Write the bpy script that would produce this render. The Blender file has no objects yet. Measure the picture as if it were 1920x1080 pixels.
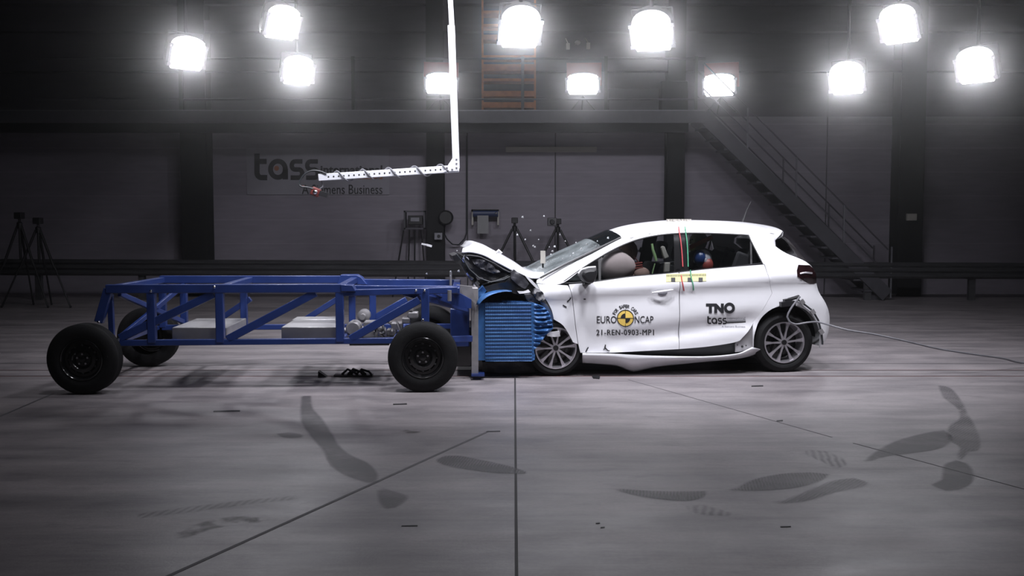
import bpy, bmesh, math, random
from mathutils import Vector, Matrix, noise
from mathutils.geometry import delaunay_2d_cdt
random.seed(7)
sc = bpy.context.scene
COL = sc.collection
PI = math.pi
# ------------------------------------------------------------------ camera
F = 1960.0; PITCH = math.atan(135/F); CAMZ = 1.62
cam = bpy.data.cameras.new('camera'); cam_o = bpy.data.objects.new('camera', cam); COL.objects.link(cam_o)
cam.sensor_width = 36; cam.lens = 36*F/1920; cam.clip_end = 200
cam_o.location = (0, 0, CAMZ); cam_o.rotation_euler = (PI/2-PITCH, 0, 0)
sc.camera = cam_o
def ray(px, py):
    a = (px-960)/F; b = (540-py)/F
    return Vector((a, math.cos(PITCH)+b*math.sin(PITCH), -math.sin(PITCH)+b*math.cos(PITCH)))
def at(px, py, Y):
    d = ray(px, py); t = Y/d.y
    return Vector((d.x*t, Y, CAMZ+d.z*t))
def flo(px, py, z=0.0):
    d = ray(px, py); t = (z-CAMZ)/d.z
    return Vector((d.x*t, d.y*t, z))
# ------------------------------------------------------------------ world, view
w = bpy.data.worlds.new('hall_air'); sc.world = w; w.use_nodes = True
w.node_tree.nodes['Background'].inputs[0].default_value = (0.5, 0.52, 0.62, 1)
w.node_tree.nodes['Background'].inputs[1].default_value = 0.04
sc.view_settings.view_transform = 'Standard'; sc.view_settings.look = 'None'
sc.view_settings.gamma = 1; sc.view_settings.exposure = 0.0; sc.view_settings.use_curve_mapping = False
sc.cycles.use_denoising = True
sc.cycles.max_bounces = 6; sc.cycles.transparent_max_bounces = 16
sc.cycles.sample_clamp_indirect = 4.0
# overhead flood lamps of the hall, above the frame: (x, y, z, aim, watts)
OVERHEAD = [(-2.4, 8.8, 6.3, (-1.7, 10.9, 0.3), 90, 90), (0.3, 8.1, 6.3, (0.4, 10.7, 0.4), 105, 95), (2.2, 8.1, 6.3, (2.0, 10.7, 0.5), 95, 95), (5.0, 8.3, 6.3, (3.7, 10.9, 0.3), 90, 95),
            (0.6, 11.0, 6.6, (0.4, 11.2, 0.3), 70, 110), (0.5, 4.5, 6.5, (0.4, 7.5, 0), 34, 130)]
LAMP_W = 13.0
BLOOM = 0.011
# ------------------------------------------------------------------ helpers
def link(o, parent=None):
    COL.objects.link(o)
    if parent is not None: o.parent = parent
    return o
def thing(name, label, cat, loc=(0, 0, 0), rz=0, group=None):
    o = bpy.data.objects.new(name, None); o.empty_display_size = 0.1
    o.location = loc; o.rotation_euler = (0, 0, rz); link(o)
    o['label'] = label; o['category'] = cat
    if group: o['group'] = group
    return o
def tag(o, label, cat, group=None, kind=None):
    o['label'] = label; o['category'] = cat
    if group: o['group'] = group
    if kind: o['kind'] = kind
    return o
def struct(o):
    o['kind'] = 'structure'; return o
class MB:
    def __init__(s, M=None): s.v = []; s.f = []; s.sm = []; s.M = M
    def add(s, vs, fs, smooth=False):
        n = len(s.v)
        for p in vs:
            p = Vector(p)
            s.v.append(s.M @ p if s.M is not None else p)
        for f in fs: s.f.append([i+n for i in f]); s.sm.append(smooth)
        return s
    def box(s, c, d, R=None):
        c = Vector(c); h = Vector(d)/2; vs = []
        for z in (-1, 1):
            for x, y in ((-1, -1), (1, -1), (1, 1), (-1, 1)):
                p = Vector((x*h.x, y*h.y, z*h.z))
                vs.append(c + (R @ p if R is not None else p))
        return s.add(vs, [(3, 2, 1, 0), (4, 5, 6, 7), (0, 1, 5, 4), (1, 2, 6, 5), (2, 3, 7, 6), (3, 0, 4, 7)])
    def bbox(s, a, b):
        a = Vector(a); b = Vector(b)
        return s.box((a+b)/2, [abs(b[i]-a[i]) for i in range(3)])
    def bar(s, p, q, w, h, up=(0, 0, 1)):
        p = Vector(p); q = Vector(q); x = (q-p); L = x.length; x.normalize()
        up = Vector(up)
        if abs(x.dot(up)) > 0.97: up = Vector((0, 1, 0))
        y = up.cross(x).normalized(); z = x.cross(y)
        R = Matrix((x, y, z)).transposed()
        return s.box((p+q)/2, (L, w, h), R)
    def tube(s, pts, r, n=8, cap=True):
        pts = [Vector(p) for p in pts]; m = len(pts); vs = []; fs = []
        prev = None
        for i, p in enumerate(pts):
            t = (pts[min(i+1, m-1)]-pts[max(i-1, 0)]).normalized()
            if prev is None:
                a = Vector((0, 0, 1)) if abs(t.z) < 0.9 else Vector((1, 0, 0))
                u = t.cross(a).normalized()
            else:
                u = (prev - t*prev.dot(t)).normalized()
            prev = u; v = t.cross(u)
            rr = r[i] if isinstance(r, (list, tuple)) else r
            for k in range(n):
                a = 2*PI*k/n; vs.append(p+(u*math.cos(a)+v*math.sin(a))*rr)
        for i in range(m-1):
            for k in range(n):
                k2 = (k+1) % n
                fs.append((i*n+k, i*n+k2, (i+1)*n+k2, (i+1)*n+k))
        s.add(vs, fs, True)
        if cap: s.add(vs[:n], [tuple(range(n-1, -1, -1))]); s.add(vs[-n:], [tuple(range(n))])
        return s
    def lathe(s, prof, c=(0, 0, 0), n=48, axis='y', smooth=True):
        # prof: (axial, radius)
        c = Vector(c); vs = []; fs = []
        for a, r in prof:
            for k in range(n):
                t = 2*PI*k/n; x = r*math.cos(t); y = r*math.sin(t)
                vs.append(c+(Vector((x, a, y)) if axis == 'y' else Vector((x, y, a)) if axis == 'z' else Vector((a, x, y))))
        for i in range(len(prof)-1):
            for k in range(n):
                k2 = (k+1) % n; fs.append((i*n+k, i*n+k2, (i+1)*n+k2, (i+1)*n+k))
        return s.add(vs, fs, smooth)
    def prism(s, poly, fn, a, b):
        # poly 2D list, fn(u, v, d) -> point, extruded from depth a to b
        n = len(poly)
        vs = [fn(u, v, a) for u, v in poly]+[fn(u, v, b) for u, v in poly]
        fs = [tuple(range(n-1, -1, -1)), tuple(range(n, 2*n))]+[(i, (i+1) % n, n+(i+1) % n, n+i) for i in range(n)]
        return s.add(vs, fs)
    def ball(s, c, r, nu=16, nv=10):
        c = Vector(c); rx, ry, rz = (r, r, r) if not isinstance(r, (tuple, list)) else r
        vs = []; fs = []
        for j in range(nv+1):
            p = PI*j/nv
            for i in range(nu):
                t = 2*PI*i/nu
                vs.append(c+Vector((rx*math.sin(p)*math.cos(t), ry*math.sin(p)*math.sin(t), rz*math.cos(p))))
        for j in range(nv):
            for i in range(nu):
                i2 = (i+1) % nu; fs.append((j*nu+i, (j+1)*nu+i, (j+1)*nu+i2, j*nu+i2))
        return s.add(vs, fs, True)
    def grid(s, P, smooth=True):
        m = len(P); n = len(P[0]); vs = [p for r in P for p in r]
        return s.add(vs, [(i*n+j, i*n+j+1, (i+1)*n+j+1, (i+1)*n+j) for i in range(m-1) for j in range(n-1)], smooth)
    def build(s, name, mat, parent=None, bevel=0, solid=0, recalc=True):
        me = bpy.data.meshes.new(name)
        me.from_pydata([tuple(p) for p in s.v], [], s.f)
        me.polygons.foreach_set('use_smooth', s.sm)
        bm = bmesh.new(); bm.from_mesh(me)
        bmesh.ops.remove_doubles(bm, verts=[v for v in bm.verts], dist=1e-6) if recalc == 'weld' else None
        if recalc: bmesh.ops.recalc_face_normals(bm, faces=bm.faces)
        bm.to_mesh(me); bm.free()
        me.materials.append(mat); me.set_sharp_from_angle(angle=math.radians(42))
        o = bpy.data.objects.new(name, me); link(o, parent)
        if bevel:
            b = o.modifiers.new('bevel', 'BEVEL'); b.width = bevel; b.segments = 2; b.limit_method = 'ANGLE'
        if solid:
            b = o.modifiers.new('solid', 'SOLIDIFY'); b.thickness = solid; b.offset = 0
        return o
# ------------------------------------------------------------------ materials
MATS = {}
def nd(nt, typ, **kw):
    n = nt.nodes.new(typ)
    for k, v in kw.items():
        if k.startswith('i_'):
            n.inputs[int(k[2:])].default_value = v
        else: setattr(n, k, v)
    return n
def mat(name, col, rough=0.5, metal=0.0, var=0.12, scale=8.0, bump=0.0, bscale=60, coat=0.0, spec=0.5, emit=None, estr=0, stretch=(1, 1, 1), ior=None):
    if name in MATS: return MATS[name]
    m = bpy.data.materials.new(name); m.use_nodes = True; nt = m.node_tree
    b = nt.nodes['Principled BSDF']
    b.inputs['Roughness'].default_value = rough; b.inputs['Metallic'].default_value = metal
    b.inputs['Coat Weight'].default_value = coat; b.inputs['Specular IOR Level'].default_value = spec
    tc = nd(nt, 'ShaderNodeTexCoord'); mp = nd(nt, 'ShaderNodeMapping'); mp.inputs['Scale'].default_value = stretch
    nt.links.new(tc.outputs['Object'], mp.inputs[0])
    no = nd(nt, 'ShaderNodeTexNoise'); no.inputs['Scale'].default_value = scale; no.inputs['Detail'].default_value = 5
    nt.links.new(mp.outputs[0], no.inputs['Vector'])
    cr = nd(nt, 'ShaderNodeValToRGB')
    c = Vector(col[:3])
    cr.color_ramp.elements[0].position = 0.3; cr.color_ramp.elements[1].position = 0.7
    cr.color_ramp.elements[0].color = (*(c*(1-var)), 1); cr.color_ramp.elements[1].color = (*[min(1, x*(1+var)) for x in c], 1)
    nt.links.new(no.outputs['Fac'], cr.inputs[0]); nt.links.new(cr.outputs[0], b.inputs['Base Color'])
    if bump:
        n2 = nd(nt, 'ShaderNodeTexNoise'); n2.inputs['Scale'].default_value = bscale; n2.inputs['Detail'].default_value = 4
        nt.links.new(mp.outputs[0], n2.inputs['Vector'])
        bp = nd(nt, 'ShaderNodeBump'); bp.inputs['Strength'].default_value = bump; bp.inputs['Distance'].default_value = 0.01
        nt.links.new(n2.outputs['Fac'], bp.inputs['Height']); nt.links.new(bp.outputs[0], b.inputs['Normal'])
    if emit:
        b.inputs['Emission Color'].default_value = (*emit, 1); b.inputs['Emission Strength'].default_value = estr
    MATS[name] = m
    return m
M_white = mat('white_car_paint', (0.80, 0.80, 0.83), 0.3, var=0.015, scale=3, coat=0.6)
M_plast = mat('black_plastic', (0.012, 0.012, 0.014), 0.5, var=0.3, bump=0.1)
M_dark = mat('crushed_parts_and_shadow', (0.022, 0.022, 0.026), 0.5, var=0.5, scale=14, bump=0.5, bscale=40)  # crushed parts, and the dark sheets that stand in for shade
M_under = mat('underbody', (0.03, 0.03, 0.032), 0.7, var=0.3)
M_seat = mat('seat_cloth', (0.035, 0.034, 0.038), 0.85, var=0.3, scale=20)
M_rubber = mat('tyre_rubber', (0.010, 0.010, 0.011), 0.75, var=0.25, scale=20, bump=0.15, spec=0.25)
M_alloy = mat('machined_alloy', (0.68, 0.66, 0.70), 0.30, 0.85, var=0.1)
M_blackmetal = mat('black_gloss_steel', (0.008, 0.008, 0.009), 0.18, 0.0, var=0.2, coat=0.5)
M_blue = mat('blue_trolley_paint', (0.020, 0.044, 0.185), 0.36, var=0.18, scale=5, coat=0.2, bump=0.03)
M_bluelt = mat('blue_barrier_cladding', (0.035, 0.125, 0.33), 0.42, 0.2, var=0.2, scale=14, bump=0.1, bscale=30)
M_grey = mat('grey_galvanised_steel', (0.34, 0.33, 0.34), 0.45, 0.5, var=0.15, scale=12)
M_alum = mat('aluminium_block', (0.50, 0.49, 0.50), 0.38, 0.6, var=0.08, scale=10)
M_silver = mat('bright_metal', (0.75, 0.75, 0.78), 0.2, 1.0, var=0.05)
M_armw = mat('white_painted_profile', (0.80, 0.81, 0.86), 0.4, var=0.03)
M_hole = mat('hole_black', (0.02, 0.02, 0.022), 0.8)
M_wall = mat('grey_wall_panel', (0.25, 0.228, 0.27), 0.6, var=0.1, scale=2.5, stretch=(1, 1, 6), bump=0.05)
M_wallup = mat('upper_wall_dimmed', (0.070, 0.064, 0.080), 0.7, var=0.15, scale=2, stretch=(1, 1, 5))  # colour darkened to imitate light falling off above the gallery
M_walldk = mat('dark_grey_wall_panel', (0.050, 0.048, 0.056), 0.7, var=0.12, scale=2)
M_seam = mat('wall_seam', (0.33, 0.305, 0.35), 0.6)
M_seamdk = mat('wall_joint_dark', (0.05, 0.05, 0.055), 0.7)
M_col = mat('dark_steel_column', (0.010, 0.010, 0.012), 0.7, var=0.15, spec=0.3)
M_rail = mat('guard_rail_steel', (0.13, 0.13, 0.14), 0.34, 0.6, var=0.2, scale=3, stretch=(1, 5, 5))
M_stair = mat('stair_steel', (0.065, 0.063, 0.075), 0.6, 0.1, var=0.12)
M_stairlt = mat('stair_rail_steel', (0.16, 0.16, 0.18), 0.5, 0.3)
M_ceil = mat('dark_ceiling', (0.03, 0.03, 0.034), 0.8)
M_pallet = mat('orange_shelf_board', (0.42, 0.15, 0.05), 0.7, var=0.25)
M_housing = mat('lamp_housing', (0.10, 0.10, 0.105), 0.4, 0.6)
M_redh = mat('red_lamp_housing', (0.26, 0.045, 0.045), 0.5)
M_lens = mat('lamp_lens_lit', (1, 1, 1), 0.4, emit=(0.93, 0.94, 1.0), estr=3)
M_black = mat('print_black', (0.016, 0.016, 0.020), 0.5)
M_printg = mat('print_grey', (0.22, 0.22, 0.25), 0.5)
M_yel = mat('marker_yellow', (0.80, 0.56, 0.13), 0.5, var=0.04)
M_yelt = mat('tape_yellow', (0.75, 0.70, 0.32), 0.5, var=0.05)
M_red = mat('thread_red', (0.50, 0.05, 0.06), 0.6)
M_green = mat('thread_green', (0.05, 0.30, 0.16), 0.6)
M_limegreen = mat('belt_lime', (0.35, 0.55, 0.25), 0.6)
M_bag = mat('airbag_cloth', (0.86, 0.72, 0.72), 0.8, var=0.06, scale=4, bump=0.15, bscale=25)
M_skin = mat('dummy_vinyl', (0.30, 0.19, 0.14), 0.6, var=0.1)
M_shirt = mat('dummy_shirt', (0.30, 0.20, 0.17), 0.85, var=0.12)
M_orange = mat('orange_paint', (0.70, 0.17, 0.04), 0.5)
M_bluep = mat('dummy_blue_paint', (0.01, 0.025, 0.09), 0.3)
M_redp = mat('dummy_red_paint', (0.17, 0.03, 0.025), 0.45)
M_banner = mat('banner_cloth', (0.29, 0.28, 0.32), 0.7, var=0.05)
M_bprint = mat('banner_print_dark', (0.014, 0.014, 0.016), 0.7)
M_borange = mat('banner_print_orange', (0.34, 0.12, 0.045), 0.7)
M_paper = mat('paper_roll', (0.28, 0.28, 0.29), 0.8, var=0.05)
M_light = mat('pale_plastic', (0.45, 0.43, 0.39), 0.5, var=0.05)
M_navy = mat('navy_plastic', (0.02, 0.035, 0.10), 0.4)
M_tail = mat('tail_lamp_lens', (0.012, 0.004, 0.005), 0.06, var=0.7, scale=22, coat=1.0)
M_shard = mat('glass_shard', (0.85, 0.88, 0.9), 0.15, var=0.05)
M_cable = mat('grey_cable', (0.20, 0.20, 0.22), 0.5)
M_dcable = mat('dark_cable', (0.03, 0.035, 0.04), 0.5)
M_joint = mat('joint_sealant', (0.035, 0.033, 0.035), 0.7)
M_jointlt = mat('joint_sealant_worn', (0.105, 0.10, 0.107), 0.7)
M_rust = mat('rusty_rail_edge', (0.16, 0.045, 0.035), 0.6, var=0.2)
M_shade = mat('hood_underside', (0.06, 0.06, 0.065), 0.6, var=0.3, scale=10, bump=0.3)

def glass(name, tint, trans=0.85, rough=0.02, crack=False):
    m = bpy.data.materials.new(name); m.use_nodes = True; nt = m.node_tree; nt.nodes.clear()
    out = nd(nt, 'ShaderNodeOutputMaterial'); mix = nd(nt, 'ShaderNodeMixShader')
    tr = nd(nt, 'ShaderNodeBsdfTransparent'); tr.inputs[0].default_value = (*tint, 1)
    pb = nd(nt, 'ShaderNodeBsdfPrincipled'); pb.inputs['Base Color'].default_value = (0.25, 0.28, 0.29, 1) if crack else (0.01, 0.012, 0.014, 1)
    pb.inputs['Roughness'].default_value = rough; pb.inputs['Coat Weight'].default_value = 0
    if crack:
        tc = nd(nt, 'ShaderNodeTexCoord')
        vo = nd(nt, 'ShaderNodeTexVoronoi'); vo.feature = 'DISTANCE_TO_EDGE'; vo.inputs['Scale'].default_value = 26
        n2 = nd(nt, 'ShaderNodeTexNoise'); n2.inputs['Scale'].default_value = 3.5; n2.inputs['Detail'].default_value = 6
        nt.links.new(tc.outputs['Object'], vo.inputs['Vector']); nt.links.new(tc.outputs['Object'], n2.inputs['Vector'])
        r = nd(nt, 'ShaderNodeMapRange'); r.inputs['From Min'].default_value = 0; r.inputs['From Max'].default_value = 0.05
        r.inputs['To Min'].default_value = 0.9; r.inputs['To Max'].default_value = 0.0
        nt.links.new(vo.outputs['Distance'], r.inputs[0])
        r2 = nd(nt, 'ShaderNodeMapRange'); r2.inputs['From Min'].default_value = 0.35; r2.inputs['From Max'].default_value = 0.65
        r2.inputs['To Min'].default_value = 0.15; r2.inputs['To Max'].default_value = 0.75
        nt.links.new(n2.outputs['Fac'], r2.inputs[0])
        ma = nd(nt, 'ShaderNodeMath', operation='MAXIMUM'); nt.links.new(r.outputs[0], ma.inputs[0]); nt.links.new(r2.outputs[0], ma.inputs[1])
        nt.links.new(ma.outputs[0], mix.inputs[0])
    else:
        fr = nd(nt, 'ShaderNodeFresnel'); fr.inputs[0].default_value = 1.5
        ad = nd(nt, 'ShaderNodeMath', operation='ADD'); ad.inputs[1].default_value = 1-trans
        nt.links.new(fr.outputs[0], ad.inputs[0]); nt.links.new(ad.outputs[0], mix.inputs[0])
    nt.links.new(tr.outputs[0], mix.inputs[1]); nt.links.new(pb.outputs[0], mix.inputs[2]); nt.links.new(mix.outputs[0], out.inputs[0])
    MATS[name] = m
    return m
M_glass = glass('side_window_glass', (0.90, 0.92, 0.92), 0.97)
M_wind = glass('cracked_windscreen_glass', (0.55, 0.62, 0.62), 0.7, 0.25, True)
M_rearglass = glass('rear_window_glass', (0.08, 0.09, 0.1), 0.3)

def decal_mat(name, col, alpha, wscale, wdir=(1, 0, 0), wave=0.6, nscale=2.5):
    m = bpy.data.materials.new(name); m.use_nodes = True; nt = m.node_tree
    b = nt.nodes['Principled BSDF']; b.inputs['Base Color'].default_value = (*col, 1); b.inputs['Roughness'].default_value = 0.5
    uv = nd(nt, 'ShaderNodeUVMap'); uv.uv_map = 'UVMap'
    tc = nd(nt, 'ShaderNodeTexCoord')
    sp = nd(nt, 'ShaderNodeSeparateXYZ'); nt.links.new(uv.outputs[0], sp.inputs[0])
    # uv.y: distance from edge 0..1 ; fade at the edge
    fr = nd(nt, 'ShaderNodeMapRange'); fr.inputs['From Max'].default_value = 0.5; nt.links.new(sp.outputs[1], fr.inputs[0]); fr.interpolation_type = 'SMOOTHSTEP'
    wv = nd(nt, 'ShaderNodeTexWave'); wv.inputs['Scale'].default_value = wscale; wv.inputs['Distortion'].default_value = 2.5
    mp = nd(nt, 'ShaderNodeMapping'); mp.inputs['Rotation'].default_value = (0, 0, math.atan2(wdir[1], wdir[0]))
    nt.links.new(tc.outputs['Object'], mp.inputs[0]); nt.links.new(mp.outputs[0], wv.inputs['Vector'])
    no = nd(nt, 'ShaderNodeTexNoise'); no.inputs['Scale'].default_value = nscale; no.inputs['Detail'].default_value = 6
    nt.links.new(tc.outputs['Object'], no.inputs['Vector'])
    r = nd(nt, 'ShaderNodeMapRange'); r.inputs['From Min'].default_value = 0.42 if wave == 0.1 else 0.3; r.inputs['From Max'].default_value = 0.6; nt.links.new(no.outputs['Fac'], r.inputs[0])
    r.inputs['To Min'].default_value = 0.0 if wave == 0.1 else 0.45
    w1 = nd(nt, 'ShaderNodeMapRange'); w1.inputs['To Min'].default_value = 1-wave; nt.links.new(wv.outputs['Fac'], w1.inputs[0])
    a = nd(nt, 'ShaderNodeMath', operation='MULTIPLY'); nt.links.new(fr.outputs[0], a.inputs[0]); nt.links.new(r.outputs[0], a.inputs[1])
    a2 = nd(nt, 'ShaderNodeMath', operation='MULTIPLY'); nt.links.new(a.outputs[0], a2.inputs[0]); nt.links.new(w1.outputs[0], a2.inputs[1])
    a3 = nd(nt, 'ShaderNodeMath', operation='MULTIPLY'); nt.links.new(a2.outputs[0], a3.inputs[0]); a3.inputs[1].default_value = alpha
    nt.links.new(a3.outputs[0], b.inputs['Alpha'])
    MATS[name] = m
    return m

def floor_mat():
    m = bpy.data.materials.new('concrete_floor'); m.use_nodes = True; nt = m.node_tree; b = nt.nodes['Principled BSDF']
    tc = nd(nt, 'ShaderNodeTexCoord')
    def noi(scale, stretch, detail=6, loc=(0, 0, 0)):
        mp = nd(nt, 'ShaderNodeMapping'); mp.inputs['Scale'].default_value = stretch; mp.inputs['Location'].default_value = loc
        nt.links.new(tc.outputs['Object'], mp.inputs[0])
        n = nd(nt, 'ShaderNodeTexNoise'); n.inputs['Scale'].default_value = scale; n.inputs['Detail'].default_value = detail; n.inputs['Roughness'].default_value = 0.6
        nt.links.new(mp.outputs[0], n.inputs['Vector']); return n.outputs['Fac']
    def ramp(f, p0, c0, p1, c1):
        r = nd(nt, 'ShaderNodeValToRGB'); e = r.color_ramp.elements
        e[0].position = p0; e[0].color = (*c0, 1); e[1].position = p1; e[1].color = (*c1, 1)
        nt.links.new(f, r.inputs[0]); return r.outputs[0]
    def mul(a, c, fac=1.0):
        x = nd(nt, 'ShaderNodeMix', data_type='RGBA', blend_type='MULTIPLY'); x.inputs[0].default_value = fac
        nt.links.new(a, x.inputs[6]); nt.links.new(c, x.inputs[7]); return x.outputs[2]
    base = ramp(noi(0.6, (1, 1, 1)), 0.3, (0.285, 0.262, 0.272), 0.7, (0.385, 0.353, 0.362))
    base = mul(base, ramp(noi(1.0, (0.35, 3.0, 1), 8), 0.35, (0.66, 0.66, 0.67), 0.60, (1.04, 1.03, 1.03)), 0.85)
    base = mul(base, ramp(noi(3.0, (0.7, 2.2, 1), 8, (5, 3, 0)), 0.30, (0.62, 0.62, 0.64), 0.45, (1, 1, 1)), 0.7)
    base = mul(base, ramp(noi(4.0, (0.25, 6.0, 1), 8, (1, 7, 0)), 0.35, (0.80, 0.80, 0.81), 0.6, (1.03, 1.03, 1.03)), 0.35)
    base = mul(base, ramp(noi(1.7, (0.8, 1.7, 1), 9, (8, 1, 0)), 0.38, (0.70, 0.70, 0.72), 0.58, (1.06, 1.05, 1.05)), 0.75)
    base = mul(base, ramp(noi(40, (1, 1, 1), 4), 0.3, (0.85, 0.85, 0.85), 0.7, (1.08, 1.08, 1.08)), 0.8)
    nt.links.new(base, b.inputs['Base Color'])
    rr = nd(nt, 'ShaderNodeMapRange'); rr.inputs['To Min'].default_value = 0.30; rr.inputs['To Max'].default_value = 0.58
    nt.links.new(noi(1.6, (1, 1.6, 1), 7, (2, 9, 0)), rr.inputs[0]); nt.links.new(rr.outputs[0], b.inputs['Roughness'])
    bp = nd(nt, 'ShaderNodeBump'); bp.inputs['Strength'].default_value = 0.25; bp.inputs['Distance'].default_value = 0.004
    nt.links.new(noi(70, (1, 1, 1), 3), bp.inputs['Height']); nt.links.new(bp.outputs[0], b.inputs['Normal'])
    b.inputs['Specular IOR Level'].default_value = 0.45
    return m
M_floor = floor_mat()

def honeycomb_mat():
    m = bpy.data.materials.new('perforated_blue_cladding'); m.use_nodes = True; nt = m.node_tree; b = nt.nodes['Principled BSDF']
    tc = nd(nt, 'ShaderNodeTexCoord')
    mp = nd(nt, 'ShaderNodeMapping'); mp.inputs['Scale'].default_value = (1, 1, 1); nt.links.new(tc.outputs['Object'], mp.inputs[0])
    sp = nd(nt, 'ShaderNodeSeparateXYZ'); nt.links.new(mp.outputs[0], sp.inputs[0])
    def sine(sock, k):
        a = nd(nt, 'ShaderNodeMath', operation='MULTIPLY'); a.inputs[1].default_value = k; nt.links.new(sock, a.inputs[0])
        s = nd(nt, 'ShaderNodeMath', operation='SINE'); nt.links.new(a.outputs[0], s.inputs[0]); return s.outputs[0]
    sx = sine(sp.outputs[0], 2*PI/0.018); sz = sine(sp.outputs[2], 2*PI/0.036)
    mu = nd(nt, 'ShaderNodeMath', operation='ADD'); hx = nd(nt, 'ShaderNodeMath', operation='MULTIPLY'); hx.inputs[1].default_value = 0.35; nt.links.new(sx, hx.inputs[0]); nt.links.new(hx.outputs[0], mu.inputs[0]); nt.links.new(sz, mu.inputs[1])
    r = nd(nt, 'ShaderNodeMapRange'); r.inputs['From Min'].default_value = 0.2; r.inputs['From Max'].default_value = 0.9; nt.links.new(mu.outputs[0], r.inputs[0])
    n = nd(nt, 'ShaderNodeTexNoise'); n.inputs['Scale'].default_value = 5; n.inputs['Detail'].default_value = 3
    mp2 = nd(nt, 'ShaderNodeMapping'); mp2.inputs['Scale'].default_value = (0.5, 1, 14); nt.links.new(tc.outputs['Object'], mp2.inputs[0]); nt.links.new(mp2.outputs[0], n.inputs['Vector'])
    cr = nd(nt, 'ShaderNodeValToRGB'); e = cr.color_ramp.elements; e[0].position = 0.35; e[0].color = (0.014, 0.062, 0.21, 1); e[1].position = 0.65; e[1].color = (0.045, 0.15, 0.33, 1)
    nt.links.new(n.outputs['Fac'], cr.inputs[0])
    x = nd(nt, 'ShaderNodeMix', data_type='RGBA'); nt.links.new(r.outputs[0], x.inputs[0]); nt.links.new(cr.outputs[0], x.inputs[6]); x.inputs[7].default_value = (0.014, 0.05, 0.16, 1)
    nt.links.new(x.outputs[2], b.inputs['Base Color']); b.inputs['Roughness'].default_value = 0.38; b.inputs['Metallic'].default_value = 0.25
    bp = nd(nt, 'ShaderNodeBump'); bp.inputs['Strength'].default_value = 0.6; bp.inputs['Distance'].default_value = 0.006; bp.invert = True
    nt.links.new(mu.outputs[0], bp.inputs['Height']); nt.links.new(bp.outputs[0], b.inputs['Normal'])
    return m
M_honey = honeycomb_mat()

# ------------------------------------------------------------------ flat lettering
def text_geo(s, font_off=0.0, spacing=1.0):
    cu = bpy.data.curves.new('lettering', 'FONT'); cu.body = s; cu.size = 1; cu.offset = font_off; cu.space_character = spacing; cu.resolution_u = 3
    o = bpy.data.objects.new('lettering', cu); link(o)
    dg = bpy.context.evaluated_depsgraph_get(); me = o.evaluated_get(dg).to_mesh()
    vs = [(v.co.x, v.co.y) for v in me.vertices]; fs = [tuple(p.vertices) for p in me.polygons]
    o.evaluated_get(dg).to_mesh_clear(); bpy.data.objects.remove(o); bpy.data.curves.remove(cu)
    x0 = min(v[0] for v in vs); x1 = max(v[0] for v in vs); y0 = min(v[1] for v in vs); y1 = max(v[1] for v in vs)
    return [((x-x0)/(x1-x0), (y-y0)/(y1-y0)) for x, y in vs], fs
def stroke(mb, pts, wd, fn):
    # flat ribbon along 2D pts (pixel frame), fn maps to 3D
    n = len(pts); L = []; R = []
    for i, (x, y) in enumerate(pts):
        a = pts[max(i-1, 0)]; b = pts[min(i+1, n-1)]; dx, dy = b[0]-a[0], b[1]-a[1]; l = math.hypot(dx, dy) or 1
        L.append(fn(x-dy/l*wd/2, y+dx/l*wd/2)); R.append(fn(x+dy/l*wd/2, y-dx/l*wd/2))
    mb.add(L+R, [(i, i+1, n+i+1, n+i) for i in range(n-1)])
def arc(cx, cy, rx, ry, a0, a1, n=14):
    return [(cx+rx*math.cos(math.radians(a0+(a1-a0)*i/n)), cy-ry*math.sin(math.radians(a0+(a1-a0)*i/n))) for i in range(n+1)]
def tass_logo(mb, x0, y0, x1, y1, fn):
    W = x1-x0; H = y1-y0; q = lambda pts: [(x0+u*W, y0+v*H) for u, v in pts]
    wd = 0.115*W*0.72
    kx = 1/W; ky = 1/H
    def A(cx, cy, rx, ry, a0, a1, n=14): return q(arc(cx, cy, rx, ry, a0, a1, n))
    stroke(mb, q([(0.04, 0.0), (0.04, 0.70)]) + A(0.11, 0.72, 0.07, 0.20, 180, 270)+q([(0.20, 0.92)]), wd, fn)       # t
    stroke(mb, q([(0.04, 0.30), (0.19, 0.30)]), wd, fn)
    stroke(mb, A(0.365, 0.60, 0.115, 0.31, 0, 360, 28), wd*0.92, fn)                                                  # a
    stroke(mb, q([(0.48, 0.58), (0.48, 0.99)]), wd, fn)
    for ox in (0.56, 0.80):                                                                                           # s s
        stroke(mb, q([(ox+0.185, 0.30), (ox+0.07, 0.30)])+A(ox+0.07, 0.455, 0.052, 0.155, 90, 270, 8)+q([(ox+0.13, 0.61)])+A(ox+0.13, 0.765, 0.052, 0.155, 90, -90, 8)+q([(ox+0.0, 0.92)]), wd*0.86, fn)

# ================================================================== THE HALL
struct(MB().bbox((-16, -4, -0.1), (16, 24, 0)).build('floor', M_floor))
WY = 21.7
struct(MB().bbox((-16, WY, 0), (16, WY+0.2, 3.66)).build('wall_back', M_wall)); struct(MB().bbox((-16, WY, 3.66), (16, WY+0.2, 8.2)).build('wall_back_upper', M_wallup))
struct(MB().bbox((-16, -4, 0), (-15.8, WY, 8.2)).build('wall_left', M_walldk))
struct(MB().bbox((15.8, -4, 0), (16, WY, 8.2)).build('wall_right', M_walldk))
struct(MB().bbox((-15.8, -4.2, 0), (15.8, -4, 8.2)).build('wall_front', M_walldk))
struct(MB().bbox((-16, -4.2, 8.2), (16, 22, 8.4)).build('ceiling', M_ceil))
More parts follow.
